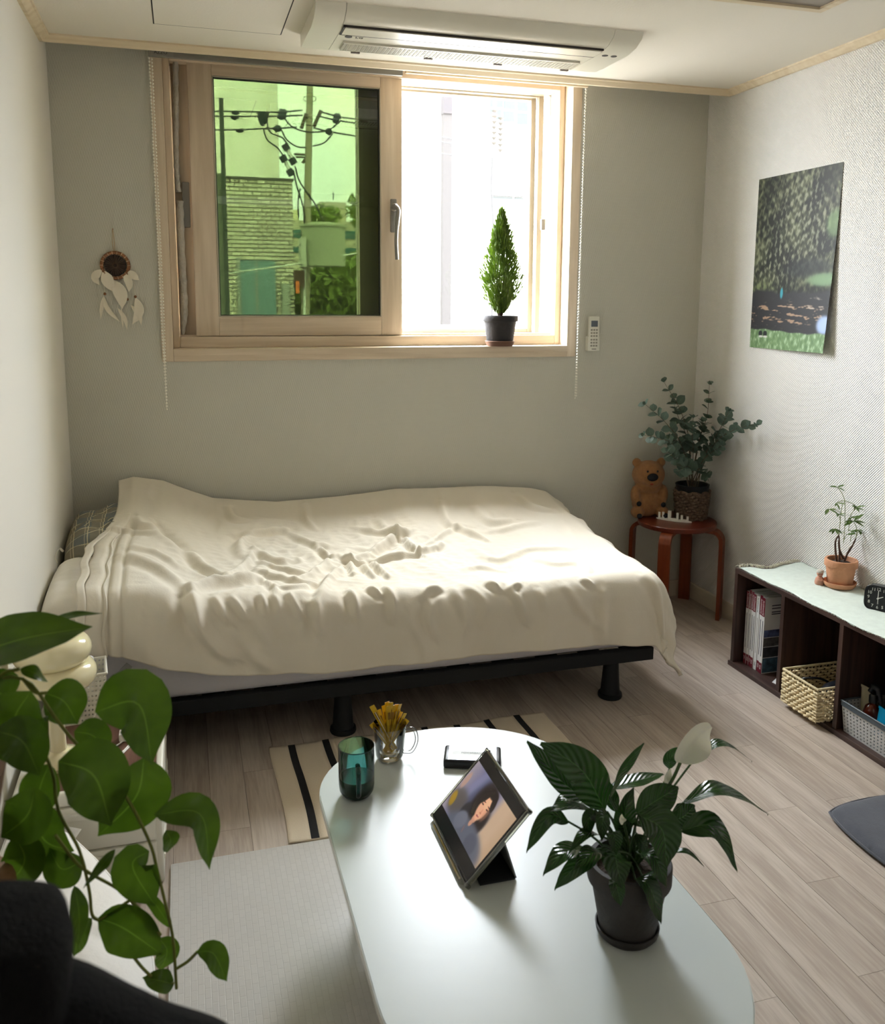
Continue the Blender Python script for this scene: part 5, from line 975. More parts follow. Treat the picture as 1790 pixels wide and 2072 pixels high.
# plush bear, one body skinned over with a remesh
m_fur = mat('plush_fur', S(154, 108, 68), 1.0, var=.12, vs=70, bump=.9, bs=420, bd=.004, sheen=.12); m_nose = mat('plush_black', S(14, 14, 20), .6)
bc = Vector((2.470, -.100, SE)); FD = Vector((-.18, -1, 0)).normalized(); SD = Vector((-FD.y, FD.x, 0)); BM = Matrix((( SD.x, FD.x, 0), (SD.y, FD.y, 0), (0, 0, 1)))   # local: x side, y forward
be = thing('plush_bear', 'tan plush bear with a big black nose sitting on the stool', 'plush toy', bc); K = lambda x, y, z: bc+BM @ Vector((x, y, z)); mb = MB()
for c, r in (((0, -.01, .068), (.072, .058, .072)), ((0, -.004, .195), (.076, .066, .066)), ((0, 0, .150), (.062, .054, .05)), ((0, .045, .178), (.045, .026, .032)), ((-.058, -.004, .252), (.022, .013, .022)), ((.058, -.004, .252), (.022, .013, .022)),
             ((-.066, .018, .105), (.022, .026, .046)), ((.066, .018, .105), (.022, .026, .046)), ((-.060, .034, .078), (.017, .018, .024)), ((.056, .036, .075), (.017, .018, .024)), ((-.058, .032, .026), (.030, .042, .027)), ((.060, .032, .026), (.030, .042, .027))): mb.ball(K(*c), r, 20, 14, BM)
bo = obj('body', mb, m_fur, be, 179); rm = bo.modifiers.new('r', 'REMESH'); rm.mode = 'VOXEL'; rm.voxel_size = .0042; rm.use_smooth_shade = True; sm_ = bo.modifiers.new('s', 'SMOOTH'); sm_.factor = .6; sm_.iterations = 8
obj('nose', MB().ball(K(-.006, .073, .196), (.026, .010, .018), 18, 12, BM), m_nose, be, 179)
for x in (-.028, .018): obj('eye', MB().ball(K(x, .066, .222), (.0048, .004, .0052), 10, 8, BM), m_nose, be, 179)
obj('mouth', MB().ball(K(-.008, .069, .164), (.0085, .004, .0045), 12, 8, BM), mat('plush_mouth', S(150, 62, 40), .9), be, 179)
for x, y, z in ((-.058, .052, .070), (.056, .054, .064), (-.060, .070, .018), (.062, .070, .018)): obj('claw', MB().ball(K(x, y, z), (.012, .008, .012), 12, 8, BM), m_nose, be, 179)
# white city model
cm = thing('city_model', 'small white model of towers on a lens shaped base at the stool edge', 'model', (2.53, -.335, SE)); m_mod = mat('model_white', S(226, 224, 216), .55)
ma = pix(1327, 1049, z=SE); mb_ = pix(1399, 1058, z=SE); mx = frame(ma, mb_-ma, Vector((0, 0, 1)).cross(mb_-ma)); ml = (mb_-ma).length
obj('base', MB().prism([(ml*t, .017*math.sin(math.pi*t)**.8*s) for t, s in [(k/14, -1) for k in range(15)]+[(1-k/14, 1) for k in range(1, 14)]], 0, .006, mx), m_mod, cm, 40)
for t, s, h, w_ in ((.09, .003, .026, .010), (.20, .002, .028, .010), (.37, .004, .034, .013), (.60, .002, .030, .009), (.72, .001, .023, .009), (.88, .001, .021, .008)): obj('tower', MB().box(ml*t-w_/2, ml*t+w_/2, s-w_/2, s+w_/2, .006, h*1.25, mx), m_mod, cm)
for t, s in ((.46, -.002), (.52, .004), (.80, -.002)): obj('block', MB().box(ml*t-.008, ml*t+.008, s-.006, s+.006, .006, .011, mx), m_mod, cm)
# ------------------------------------------------------------------ things on the walls
# poster, taped at the top, bottom corner curling off the wall
px_, py_ = 230, 320; uu, vv = np.meshgrid(np.linspace(0, 1, px_+1), np.linspace(0, 1, py_+1), indexing='ij')   # u across from the far edge, v up
def fbm(x, y, f, seed, oc=4):
    o = np.zeros_like(x); a = 1.
    for k in range(oc): o += a*sinn(x, y, f*2**k, 9, seed+k*13); a *= .6
    return o
n1, n2, n3 = fbm(uu, vv*1.4, 14, 21), fbm(uu+.012*sinn(uu, vv, 60, 5, 77), vv*.45*1.4, 130, 31, 3), fbm(uu*.6, vv*3, 48, 41, 3)
img = np.zeros((px_+1, py_+1, 3)); base = np.array([34., 37, 30]); tone = np.clip(.36+n1*.75+n2*.75, 0, 1)
img[:] = base; img += tone[..., None]*np.array([88., 90, 66])*(.55+.45*np.clip(vv*1.2, 0, 1))[..., None]
def elp(cx, cy, rx, ry, k=5.): return 1/(1+np.exp(np.clip((((uu-cx)/rx)**2+((vv-cy)/ry)**2-1), -5, 5)*k))
def putp(mask, col, al=1.): img[:] = img*(1-(np.clip(mask, 0, 1)*al)[..., None])+np.array(col, float)*(np.clip(mask, 0, 1)*al)[..., None]
hgl = np.clip(n2*2.6-.1, 0, 1)*elp(.60, .72, .35, .26, 2); putp(hgl, (150, 152, 134), .8); putp(np.clip(n2*2.6-.2, 0, 1)*elp(.25, .48, .24, .12, 2), (150, 152, 128), .8); putp(elp(.5, .5, .18, .06, 2)*np.clip(.6-n2, 0, 1), (36, 38, 38), .8); putp(elp(.70, .46, .25, .05, 3), (40, 44, 46), .8)
putp(elp(.95, .94, .14, .12, 2)*(n1 < .3), (54, 56, 50), .7); putp(elp(.97, .69, .09, .07, 4), (122, 150, 104), .8); putp(elp(.92, .395, .20, .035, 4), (120, 148, 112)); putp(elp(.12, .31, .17, .08, 3)*np.clip(.5+n2*2, 0, 1), (110, 124, 78), .8)
wat = np.clip((.345-vv+.02*n1)/.02, 0, 1)*(1-elp(.92, .395, .20, .035, 4)); putp(wat, (48, 48, 50)); putp(wat*np.clip(n3*4-.7, 0, 1)*elp(.42, .205, .5, .06, 3)*1.6, (160, 132, 108)); putp(wat*np.clip(n3*3-.9, 0, 1)*elp(.8, .25, .3, .05, 3), (172, 160, 148)); putp(wat*elp(.97, .15, .09, .05, 5), (166, 186, 224)); putp(elp(.40, .325, .018, .03, 5), (60, 150, 166))
gr_ = np.clip((.118+.012*sinn(uu, vv, 30, 4, 5)-.018*uu-vv)/.008, 0, 1); putp(gr_, (112, 140, 98)); putp(gr_*np.clip(n2*3-.3, 0, 1), (172, 196, 162), .7); putp(gr_*np.clip(-n2*2, 0, 1), (84, 112, 74), .6)
for cx in (.15, .215): putp(elp(cx, .088, .028, .017, 6), (36, 38, 40)); putp(elp(cx+.005, .070, .032, .006, 6), (205, 205, 200))
pw = thing('poster', 'unframed poster of a willow over a pond on the right wall', 'poster', (W, -.65, 1.57))
def pf_(u, v):
    cu = max(0, u-.15)/.85; cv_ = max(0, 1-v); lift = .0015+.030*cu**2.2*cv_**1.6+.010*math.sin(math.pi*u)*cv_**2
    return Vector((W-lift, -.404-u*.492+.004*cv_*cu, 1.225+v*.690))
flat_print('print', pf_, px_, py_, img, vcol_mat('poster_print', .5, 0, .2), pw)
# dreamcatcher
dcz = pix(233, 537, y=-.008); dm = thing('dreamcatcher', 'small dreamcatcher with dark woven disc and white feathers on the back wall', 'dreamcatcher', (dcz.x, 0, dcz.z)); m_cane = mat('cane_brown', S(150, 104, 72), .7, bump=.6, bs=300); m_web = mat('web_dark', S(52, 42, 36), .9, bump=.8, bs=500, bd=.002); m_fea = mat('feather_white', S(226, 218, 200), .9)
dr_ = .049; obj('hoop', MB().tube([dcz+Vector((dr_*math.cos(k*math.pi/20), 0, dr_*math.sin(k*math.pi/20)*.98)) for k in range(41)], .0065, 8), m_cane, dm, 60)
web = obj('web', MB().lathe([(0, -.001), (.040, -.001), (.040, .001), (0, .0012)], dcz, 40, Matrix.Rotation(R(90), 3, 'X')), m_web, dm)
tw = MB()
for k in range(24): a = k*math.pi/12; tw.tube([dcz+Vector((.006*math.cos(a), -.002, .006*math.sin(a))), dcz+Vector((.043*math.cos(a), -.002, .043*math.sin(a)))], .0012, 4)
obj('web_thread', tw, mat('web_thread', S(84, 68, 56), .9), web)
wr = MB()
for k in range(18): a = k*math.pi/9; c = dcz+Vector((dr_*math.cos(a), 0, dr_*math.sin(a)*.98)); wr.tube([c+Vector((.0075*math.cos(q_)*math.cos(a), .0075*math.sin(q_), .0075*math.cos(q_)*math.sin(a))) for q_ in [k2*math.pi/4 for k2 in range(9)]], .0012, 4)
obj('wrapping', wr, mat('wrap_cream', S(206, 180, 150), .9), dm); obj('cord', MB().tube(bez([dcz+V3(-.003, 0, .05), dcz+V3(-.006, 0, .09), dcz+V3(-.003, 0, .135), dcz+V3(.001, 0, .09), dcz+V3(.001, 0, .05)], 20), .0012, 5), mat('cord_tan', S(176, 148, 110), .8), dm); obj('pin', MB().tube([dcz+V3(-.003, .008, .134), dcz+V3(-.002, -.006, .136)], .002, 6), m_cane, dm)
m_bd = mat('bead_wood', S(140, 92, 60), .5)
for (x0, z0, x1, z1, wd, bend) in ((-.048, -.016, -.060, -.075, .030, -.02), (-.044, -.02, -.012, -.10, .045, .0), (-.01, -.055, .018, -.165, .050, .012), (-.048, -.115, .008, -.215, .018, -.015), (.0, -.16, .032, -.245, .016, .01), (.044, -.02, .085, -.055, .030, .0), (.03, -.03, .045, -.10, .030, .01), (.068, -.120, .052, -.225, .036, .02), (.05, -.15, .085, -.228, .02, .012), (-.05, -.12, -.062, -.205, .014, 0), (.015, -.16, .018, -.24, .008, 0)):
    a, b = dcz+V3(x0, -.004, z0), dcz+V3(x1, -.006, z1); lf = leaf([a, (a+b)/2+V3(bend, -.006, 0), b], wd, (0, -1, 0), .1, 10, 4, .45, .8, .08); obj('feather', lf, m_fea, dm, 60)
for x, z in ((-.042, -.108), (.068, -.118), (.038, -.128), (.046, -.016), (-.046, -.014)): obj('bead', MB().ball(dcz+V3(x, -.006, z), .0055, 10, 8), m_bd, dm, 60)
obj('thread', MB().tube([dcz+V3(.062, -.004, -.03), dcz+V3(.068, -.006, -.118)], .0008, 4).tube([dcz+V3(-.046, -.004, -.03), dcz+V3(-.042, -.006, -.108)], .0008, 4), m_fea, dm)
# air conditioner remote in its wall holder
rc = thing('remote_control', 'white air conditioner remote in a wall holder beside the window', 'remote control', (2.209, 0, 1.272)); m_rem = mat('remote_white', S(222, 220, 208), .4)
mx = frame((2.209, -.008, 1.272), (1, 0, 0), (0, 0, 1)); rbd = obj('handset', MB().rbox(-.025, .025, -.062, .076, .002, .020, .004, 2, mx), m_rem, rc, 40)
obj('holder', MB().rbox(-.030, .030, -.078, -.012, -.008, .0195, .004, 2, mx), m_rem, rc, 40); obj('display', MB().box(-.016, .016, .030, .057, .0195, .0206, mx), mat('lcd_grey', S(92, 100, 108), .3), rbd)
for r_ in range(6):
    for c_ in range(3): obj('button', MB().rbox(-.0175+c_*.0125, -.0085+c_*.0125, .012-r_*.0135-.003*(r_ > 2), .0195-r_*.0135-.003*(r_ > 2), .018, .0212, .001, 1, mx), mat('button_grey', S(150, 146, 134), .5) if r_ == 0 and c_ == 0 else bpy.data.materials['button_grey'], rbd)
obj('brand_mark', MB().box(-.010, .012, -.071, -.068, .0195, .0200, mx), mat('mark_dark', S(70, 66, 60), .5), rc)
# ------------------------------------------------------------------ plants
m_soil = mat('soil', S(58, 46, 36), 1, var=.4, vs=120, bump=1, bs=160, bd=.006)
def pot(t, c, r0, r1, h, lip, lh, m, soil=.015, sau=None, sm_=None):
    """tapering flower pot with a thick lip, on a saucer"""
    c = Vector(c); z0 = 0
    if sau:
        obj('saucer', MB().lathe([(0, 0), (sau*.86, 0), (sau*.97, .008), (sau, .018), (sau*.96, .0185), (sau*.90, .008), (sau*.5, .006), (0, .006)], c, 44), sm_ or m, t, 50); z0 = .006
    k = (h-lh)/h; rl = r0+(r1-lip-r0)
    obj('pot', MB().lathe([(0, z0), (r0, z0), (r0+.002, z0+.003), (r1-lip, h-lh), (r1-.001, h-lh+.001), (r1, h-lh+.004), (r1, h-.003), (r1-.002, h), (r1-lip-.003, h), (r1-lip-.005, h-.02), (0, h-.021)], c, 48), m, t, 40)
    obj('soil', MB().lathe([(r1-lip-.004, h-soil-.006), (r1*.5, h-soil+.002), (0, h-soil+.004)], c, 30), m_soil, t, 60)
# ---- cypress on the window sill
m_dpot = mat('dark_clay', S(44, 42, 44), .75, var=.15, vs=40, bump=.2, bs=90); cc = Vector((1.775, .012, 1.2185))
cy = thing('potted_cypress', 'small bright green cypress in a dark pot on the window sill', 'potted plant', cc)
obj('saucer', MB().lathe([(0, 0), (.055, 0), (.062, .012), (.0655, .022), (.063, .023), (.055, .008), (0, .006)], cc, 40), mat('brown_saucer', S(104, 74, 60), .7), cy, 50); pot(cy, cc+V3(0, 0, .006), .054, .0785, .126, .008, .026, m_dpot)
fol = MB(); fol.closed = False; rr = random.Random(11); prof = [(0, .018), (.05, .055), (.11, .076), (.17, .078), (.24, .062), (.31, .042), (.38, .022), (.43, .004)]
for k in range(9000):
    h = .43*rr.random()**1.05; rm_ = float(np.interp(h, [p[0] for p in prof], [p[1] for p in prof])); a = rr.random()*6.2832; r_ = rm_*(rr.random()**.45)
    lob = 1+.22*math.sin(a*5+h*30); p = cc+Vector((r_*lob*math.cos(a), r_*lob*math.sin(a), .140+h)); o_ = Vector((math.cos(a), math.sin(a), 0)); d = (o_*(.15+.55*r_/.078)+Vector((rr.uniform(-.25, .25), rr.uniform(-.25, .25), 1))).normalized(); l = rr.uniform(.014, .032); s_ = d.cross(Vector((rr.random()-.5, rr.random()-.5, rr.random()-.5))).normalized()*rr.uniform(.0014, .0027)
    m_ = p+d*l*.55; fol.add([p-s_*.5, p+s_*.5, m_+s_, p+d*l, m_-s_], [(0, 1, 2, 3, 4)])
def folmat(name, c1, c2, tr):
    m, t, b, N, L = nodes(name); g = N('NewGeometry'); n = N('TexNoise'); n.inputs['Scale'].default_value = 90; L(g.outputs['Position'], n.inputs['Vector']); mx = N('Mix'); mx.data_type = 'RGBA'; mx.inputs['A'].default_value = c1; mx.inputs['B'].default_value = c2; L(n.outputs['Fac'], mx.inputs['Factor']); L(mx.outputs['Result'], b.inputs['Base Color']); b.inputs['Roughness'].default_value = .6
    tl = N('BsdfTranslucent'); L(mx.outputs['Result'], tl.inputs['Color']); ms = N('MixShader'); ms.inputs[0].default_value = tr; L(b.outputs[0], ms.inputs[1]); L(tl.outputs[0], ms.inputs[2]); L(ms.outputs[0], t.nodes['Material Output'].inputs['Surface']); return m
q = obj('foliage', fol, folmat('cypress_green', S(46, 70, 8), S(108, 138, 30), .16), cy); q['kind'] = 'stuff'
m_stem = mat('woody_stem', S(70, 50, 38), .8)
for a in range(6): obj('stem', MB().tube(bez([cc+Vector((.004*math.cos(a), .004*math.sin(a), .12)), cc+Vector((.016*math.cos(a), .016*math.sin(a), .17)), cc+Vector((.020*math.cos(a), .02*math.sin(a), .32))], 8), [.0035]*5+[.002]*4, 6), m_stem, cy, 60)
# ---- eucalyptus in a woven pot on the stool
ec = Vector((2.644, -.190, SE)); eu = thing('potted_eucalyptus', 'bushy eucalyptus in a dark woven pot on the stool', 'potted plant', ec)
m_weav = mat('seagrass_brown', S(96, 76, 60), .85, var=.25, vs=80, bump=.4, bs=200); m_blkp = mat('nursery_black', S(26, 32, 36), .45)
obj('inner_pot', MB().lathe([(0, .004), (.060, .004), (.0745, .158), (.0765, .160), (.0745, .162), (.070, .160), (.066, .135), (0, .135)], ec, 40), m_blkp, eu, 50)
for k in range(10):
    z = .0085+k*.0132; r0 = .064+.012*k/10; n = 17; mb = MB()
    mb.tube([ec+Vector(((r0+.0038*math.sin(n*a+math.pi*k))*math.cos(a), (r0+.0038*math.sin(n*a+math.pi*k))*math.sin(a), z+.0036*math.sin(n*a*.5+k))) for a in [2*math.pi*j/136 for j in range(137)]], .0074, 6); obj('braid', mb, m_weav, eu, 60)
m_euc = leafmat('eucalyptus_leaf', S(58, 76, 64), S(92, 112, 96), .55, 30, .08, .12); m_eust = mat('eucalyptus_stem', S(92, 80, 62), .8)
lm = leaf([(0, 0, 0), (.5, 0, .04), (1, 0, .0)], .92, (0, 0, 1), .12, 10, 6, .5, .62).mesh('leaf', m_euc, 60)
def place_leaf(par, me, p, d, n, s, ctr):
    d = d.normalized(); sd = n.cross(d)
    if sd.length < 1e-3: sd = d.orthogonal()
    sd.normalize(); nn = d.cross(sd); M = Matrix(((d.x, sd.x, nn.x, p.x), (d.y, sd.y, nn.y, p.y), (d.z, sd.z, nn.z, p.z), (0, 0, 0, 1))) @ Matrix.Scale(s, 4)
    o = bpy.data.objects.new('leaf', me); COL.objects.link(o); o.parent = par; o.matrix_parent_inverse = Matrix.Translation(-ctr); o.matrix_basis = M
br_ = [([(1395, 900, -.19), (1376, 830, -.18), (1343, 773, -.16)], 9), ([(1380, 905, -.22), (1346, 855, -.22), (1305, 818, -.22)], 8), ([(1412, 900, -.18), (1430, 840, -.17), (1437, 778, -.17)], 9), ([(1440, 905, -.28), (1480, 872, -.42), (1530, 858, -.60)], 9), ([(1365, 905, -.26), (1332, 887, -.27), (1302, 880, -.28)], 6), ([(1430, 912, -.26), (1458, 865, -.34), (1474, 832, -.39)], 8), ([(1390, 890, -.14), (1374, 850, -.12), (1362, 813, -.10)], 7), ([(1420, 935, -.28), (1440, 915, -.32), (1462, 900, -.38)], 7), ([(1380, 940, -.27), (1362, 925, -.30), (1350, 912, -.31)], 6), ([(1412, 905, -.20), (1418, 880, -.20), (1420, 850, -.20)], 7), ([(1402, 910, -.24), (1400, 880, -.25), (1402, 846, -.25)], 8), ([(1395, 950, -.28), (1385, 945, -.30), (1372, 955, -.31)], 5), ([(1412, 950, -.28), (1422, 958, -.29), (1430, 962, -.30)], 5), ([(1425, 925, -.22), (1450, 905, -.24), (1462, 880, -.28)], 7), ([(1388, 925, -.2), (1372, 895, -.2), (1350, 890, -.18)], 7)]
rr = random.Random(21)
for pts, n in br_:
    P_ = bez([ec+V3(rr.uniform(-.02, .02), rr.uniform(-.02, .02), .125)]+[pix(u, v, y=y) for u, v, y in pts], 30); 
    for p in P_: p.x = min(p.x, W-.035)
    obj('branch', MB().tube(P_, [.0024-.0016*k/30 for k in range(31)], 6), m_eust, eu, 60)
    for k in range(n):
        t = .30+.70*k/(n-1) if n > 1 else 1; i = min(30, int(t*30)); p = P_[i]; tg = (P_[min(30, i+1)]-P_[max(0, i-1)]).normalized(); ax0 = tg.orthogonal().normalized(); ang = k*1.57+rr.uniform(-.5, .5); s = (.046 if t < .75 else .046-.07*(t-.75))*rr.uniform(.8, 1.15)
        for sg_ in (0, math.pi):
            q_ = Matrix.Rotation(ang+sg_, 3, tg) @ ax0; d = (q_*1.0+tg*.45+V3(0, -.15, .1)); pe = p+d.normalized()*s
            if pe.x > W-.004: continue
            place_leaf(eu, lm, p, d, (tg+Vector((rr.uniform(-.5, .5), -.5+rr.uniform(-.5, .5), rr.uniform(0, .6)))).normalized(), s, ec)
    place_leaf(eu, lm, P_[-1], (P_[-1]-P_[-2]), V3(0, -1, .3), .018, ec)
# ---- little tree in terracotta on the shelf
tc_ = Vector((2.684, -1.112, SZ+.005)); m_terr = mat('terracotta', S(196, 142, 108), .85, var=.10, vs=25, bump=.15, bs=120)
tt_ = thing('potted_tree', 'small twisted tree with narrow leaves in a terracotta pot', 'potted plant', tc_); pot(tt_, tc_, .040, .0565, .100, .006, .026, m_terr, .012, .057)
zpt = lambda u, v, y=-1.112: pix(u, v, y=y); m_trk = mat('twisted_trunk', S(92, 70, 58), .85, bump=.5, bs=200)
for pts in ([(1694, 1148), (1690, 1115), (1690, 1095), (1697, 1082)], [(1703, 1148), (1710, 1128), (1722, 1108), (1731, 1090)], [(1706, 1130), (1698, 1112), (1696, 1095)], [(1708, 1135), (1716, 1116), (1728, 1098)], [(1697, 1148), (1698, 1120), (1697, 1085)]): obj('trunk', MB().tube(bez([zpt(*p) for p in pts], 14), [.0042-.0018*k/14 for k in range(15)], 8), m_trk, tt_, 60)
m_lit = leafmat('narrow_leaf', S(58, 84, 34), S(112, 140, 66), .45, 20, .1, .3); m_gst = mat('green_stem', S(120, 130, 70), .6)
ll = leaf([(0, 0, 0), (.5, 0, .03), (1, 0, -.04)], .26, (0, 0, 1), .1, 8, 4, .45, .9).mesh('leaf', m_lit, 60); rr = random.Random(5)
for (pts, nl, L_) in (([(1697, 1085), (1702, 1030), (1709, 1013)], 0, 0), ([(1709, 1013), (1703, 998), (1694, 986)], 5, .026), ([(1709, 1013), (1722, 1018), (1729, 1022)], 4, .024), ([(1704, 1040), (1690, 1032), (1676, 1030)], 5, .032), ([(1700, 1060), (1698, 1045), (1694, 1040)], 4, .022), ([(1709, 1013), (1709, 1060), (1706, 1100)], 0, 0), ([(1712, 1060), (1722, 1040), (1730, 1028)], 5, .03), ([(1731, 1090), (1733, 1070), (1726, 1054)], 7, .036), ([(1731, 1090), (1734, 1080), (1740, 1074)], 5, .026), ([(1697, 1082), (1694, 1072), (1688, 1070)], 6, .024), ([(1706, 1095), (1710, 1085), (1712, 1082)], 5, .024), ([(1720, 1095), (1722, 1080), (1722, 1074)], 5, .024), ([(1709, 1013), (1700, 1014), (1692, 1018)], 4, .022), ([(1716, 1075), (1718, 1060), (1722, 1048)], 6, .030)):
    yy = -1.112+rr.uniform(-.02, .02); P_ = bez([zpt(*p, yy) for p in pts], 10); obj('stalk', MB().tube(P_, .0011, 5), m_gst, tt_, 60)
    for k in range(nl):
        a = (k/max(1, nl-1)-.5)*4.2+rr.uniform(-.2, .2); fw_ = (P_[-1]-P_[-4]).normalized(); d = Vector((math.sin(a)*.9+fw_.x*.4, -.55+rr.uniform(-.5, .5), -.15+fw_.z*.3+rr.uniform(-.4, .3)))
        if (P_[-1]+d.normalized()*L_).x > W-.003: d.x = -abs(d.x)
        place_leaf(tt_, ll, P_[-1], d, V3(0, -.5, 1), L_*1.3*rr.uniform(.8, 1.2), tc_)
fg = thing('figurine', 'tiny clay figurine with white hair tucked behind the terracotta pot', 'figurine', (2.632, -1.075, SZ+.004)); g0 = Vector((2.630, -1.072, SZ+.004)); m_cl = mat('clay_pink', S(196, 146, 124), .8)
obj('body', MB().lathe([(0, 0), (.015, 0), (.017, .008), (.014, .022), (.008, .030), (0, .031)], g0, 18), m_cl, fg, 60); hdg = obj('head', MB().ball(g0+V3(0, 0, .040), .0115, 14, 10), m_cl, fg, 179); obj('hair', MB().ball(g0+V3(.001, .001, .0465), (.0130, .0130, .0085), 14, 10), mat('hair_white', S(228, 222, 212), .9, bump=.8, bs=400), hdg, 179)
for s_ in (-1, 1): obj('eye', MB().ball(g0+V3(-.005+.004*s_-.003, -.0098, .040), .0018, 8, 6), m_black, hdg, 179)
obj('arm', MB().tube(bez([g0+V3(-.013, -.004, .024), g0+V3(-.012, -.014, .018), g0+V3(-.002, -.017, .017)], 8), .004, 8), m_cl, fg, 60)
# ---- peace lily on the table
pc_ = Vector((1.158, -2.393, ZT)); pl_ = thing('potted_peace_lily', 'glossy peace lily with a white flower in a dark grey pot on the table', 'potted plant', pc_)
pot(pl_, pc_, .047, .0735, .140, .007, .036, mat('charcoal_clay', S(56, 52, 50), .7, var=.12, vs=30, bump=.15, bs=90), .016, .0565)
m_lily = leafmat('lily_leaf', S(20, 46, 14), S(40, 76, 24), .17, 62, .5, .2); m_pet = mat('lily_petiole', S(44, 72, 26), .45); zl = lambda x, y, yy: pix(1030+x/3.196, 1440+y/3.196, y=yy); U3 = .000298
lv = [((620, 640), (470, 380), (215, 215), 215, (-.25, -.75, .6), -2.40, -2.42), ((495, 575), (330, 440), (125, 205), 130, (.1, -.8, .6), -2.38, -2.39), ((650, 560), (730, 380), (862, 213), 105, (.6, -.75, .2), -2.37, -2.36), ((640, 500), (800, 455), (985, 405), 95, (0, -.35, .95), -2.32, -2.30), ((740, 820), (752, 630), (800, 500), 125, (.1, -1, .2), -2.41, -2.40), ((815, 665), (950, 575), (1082, 497), 165, (-.3, -.75, .6), -2.40, -2.38), ((1110, 600), (1360, 505), (1655, 652), 135, (.05, -.45, .9), -2.40, -2.42), ((1205, 297), (1370, 205), (1555, 310), 75, (0, -.5, .85), -2.33, -2.34), ((1035, 372), (1042, 300), (1105, 240), 75, (-.5, -.8, .3), -2.34, -2.34),
      ((1098, 772), (1320, 745), (1465, 1015), 165, (.45, -.6, .7), -2.42, -2.45), ((835, 668), (985, 760), (1015, 975), 220, (.15, -.75, .65), -2.44, -2.49), ((1035, 705), (1125, 680), (1190, 615), 150, (-.2, -.8, .5), -2.38, -2.37), ((1045, 908), (1150, 905), (1248, 990), 42, (0, -.3, .95), -2.40, -2.41), ((565, 645), (400, 612), (243, 647), 72, (0, -.35, .95), -2.40, -2.43), ((388, 715), (255, 680), (125, 882), 90, (-.3, -.6, .75), -2.42, -2.44), ((560, 655), (515, 690), (510, 778), 78, (-.1, -.8, .6), -2.42, -2.44), ((640, 655), (605, 700), (600, 800), 86, (0, -.8, .6), -2.43, -2.46), ((600, 805), (505, 785), (408, 885), 75, (-.1, -.5, .85), -2.43, -2.46), ((650, 775), (680, 800), (690, 890), 82, (0, -.8, .6), -2.45, -2.47),
      ((530, 895), (370, 905), (236, 1035), 125, (-.1, -.5, .85), -2.43, -2.46), ((600, 915), (450, 985), (310, 1128), 100, (-.2, -.7, .65), -2.43, -2.44), ((620, 915), (540, 915), (440, 1000), 110, (0, -.5, .85), -2.45, -2.48), ((700, 905), (690, 960), (722, 1105), 165, (0, -.6, .8), -2.45, -2.50), ((835, 920), (935, 940), (1005, 1105), 135, (.3, -.65, .7), -2.45, -2.49), ((655, 1085), (690, 1120), (716, 1222), 84, (-.1, -.75, .65), -2.47, -2.49), ((815, 1080), (905, 1130), (975, 1342), 125, (.3, -.75, .6), -2.45, -2.48), ((860, 1062), (930, 1055), (992, 1095), 55, (.1, -.4, .9), -2.44, -2.46), ((790, 725), (830, 722), (880, 748), 60, (0, -.4, .9), -2.42, -2.43), ((475, 600), (372, 560), (288, 618), 70, (0, -.35, .95), -2.37, -2.38), ((700, 650), (660, 560), (600, 420), 90, (0, -.8, .5), -2.34, -2.32), ((780, 800), (720, 720), (690, 640), 90, (-.3, -.8, .4), -2.42, -2.42), ((820, 790), (860, 850), (880, 890), 90, (.2, -.7, .6), -2.42, -2.43)]
flatter = {3: 1.5, 6: 1.25, 7: 1.3, 13: 1.5, 17: 1.3, 19: 1.25, 21: 1.3, 26: 1.3, 27: 1.5, 28: 1.5}   # leaves lying level, shining under the window
lv = [(b, m_, t, wd*flatter.get(i, 1.08), (0, -.02, 1) if i in flatter else nr_, y0, y1) for i, (b, m_, t, wd, nr_, y0, y1) in enumerate(lv)]
rr = random.Random(2)
for b, m_, t, wd, nr_, y0, y1 in lv:
    B_, M_, T_ = zl(*b, y0), zl(*m_, (y0+y1)/2-.006), zl(*t, y1); tip = T_+(T_-M_).normalized()*.006+V3(0, 0, -.004)
    lf = leaf([B_, M_, T_, tip], wd*U3, nr_, .16, 22, 8, .40, .80, .03); obj('leaf', lf, m_lily, pl_, 70)
    p0_ = pc_+Vector((rr.uniform(-.018, .018), rr.uniform(-.018, .018), .122)); obj('petiole', MB().tube(bez([p0_, p0_*.45+B_*.55+V3(0, 0, .012), B_, B_*.92+M_*.08], 12), [.0024-.001*k/12 for k in range(13)], 6), m_pet, pl_, 60)
m_spa = mat('spathe_white', S(246, 248, 234), .5, sss=.2); B_, T_ = zl(1105, 330, -2.36), zl(1312, 103, -2.37); M_ = zl(1190, 200, -2.385)
fw2 = obj('flower', leaf([B_, M_, zl(1250, 130, -2.38), T_], 195*U3, (-.2, -.95, .1), .55, 20, 10, .45, .62), m_spa, pl_, 70); obj('spadix', MB().tube(bez([zl(1120, 320, -2.352), zl(1165, 250, -2.35), zl(1200, 200, -2.35)], 8), .004, 8), mat('spadix_cream', S(220, 216, 160), .7, bump=.8, bs=500), fw2, 60)
obj('flower_stem', MB().tube(bez([pc_+V3(.005, .005, .12), zl(870, 850, -2.40), zl(970, 590, -2.38), zl(1060, 430, -2.365), B_], 20), .0030, 8), m_pet, pl_, 60)
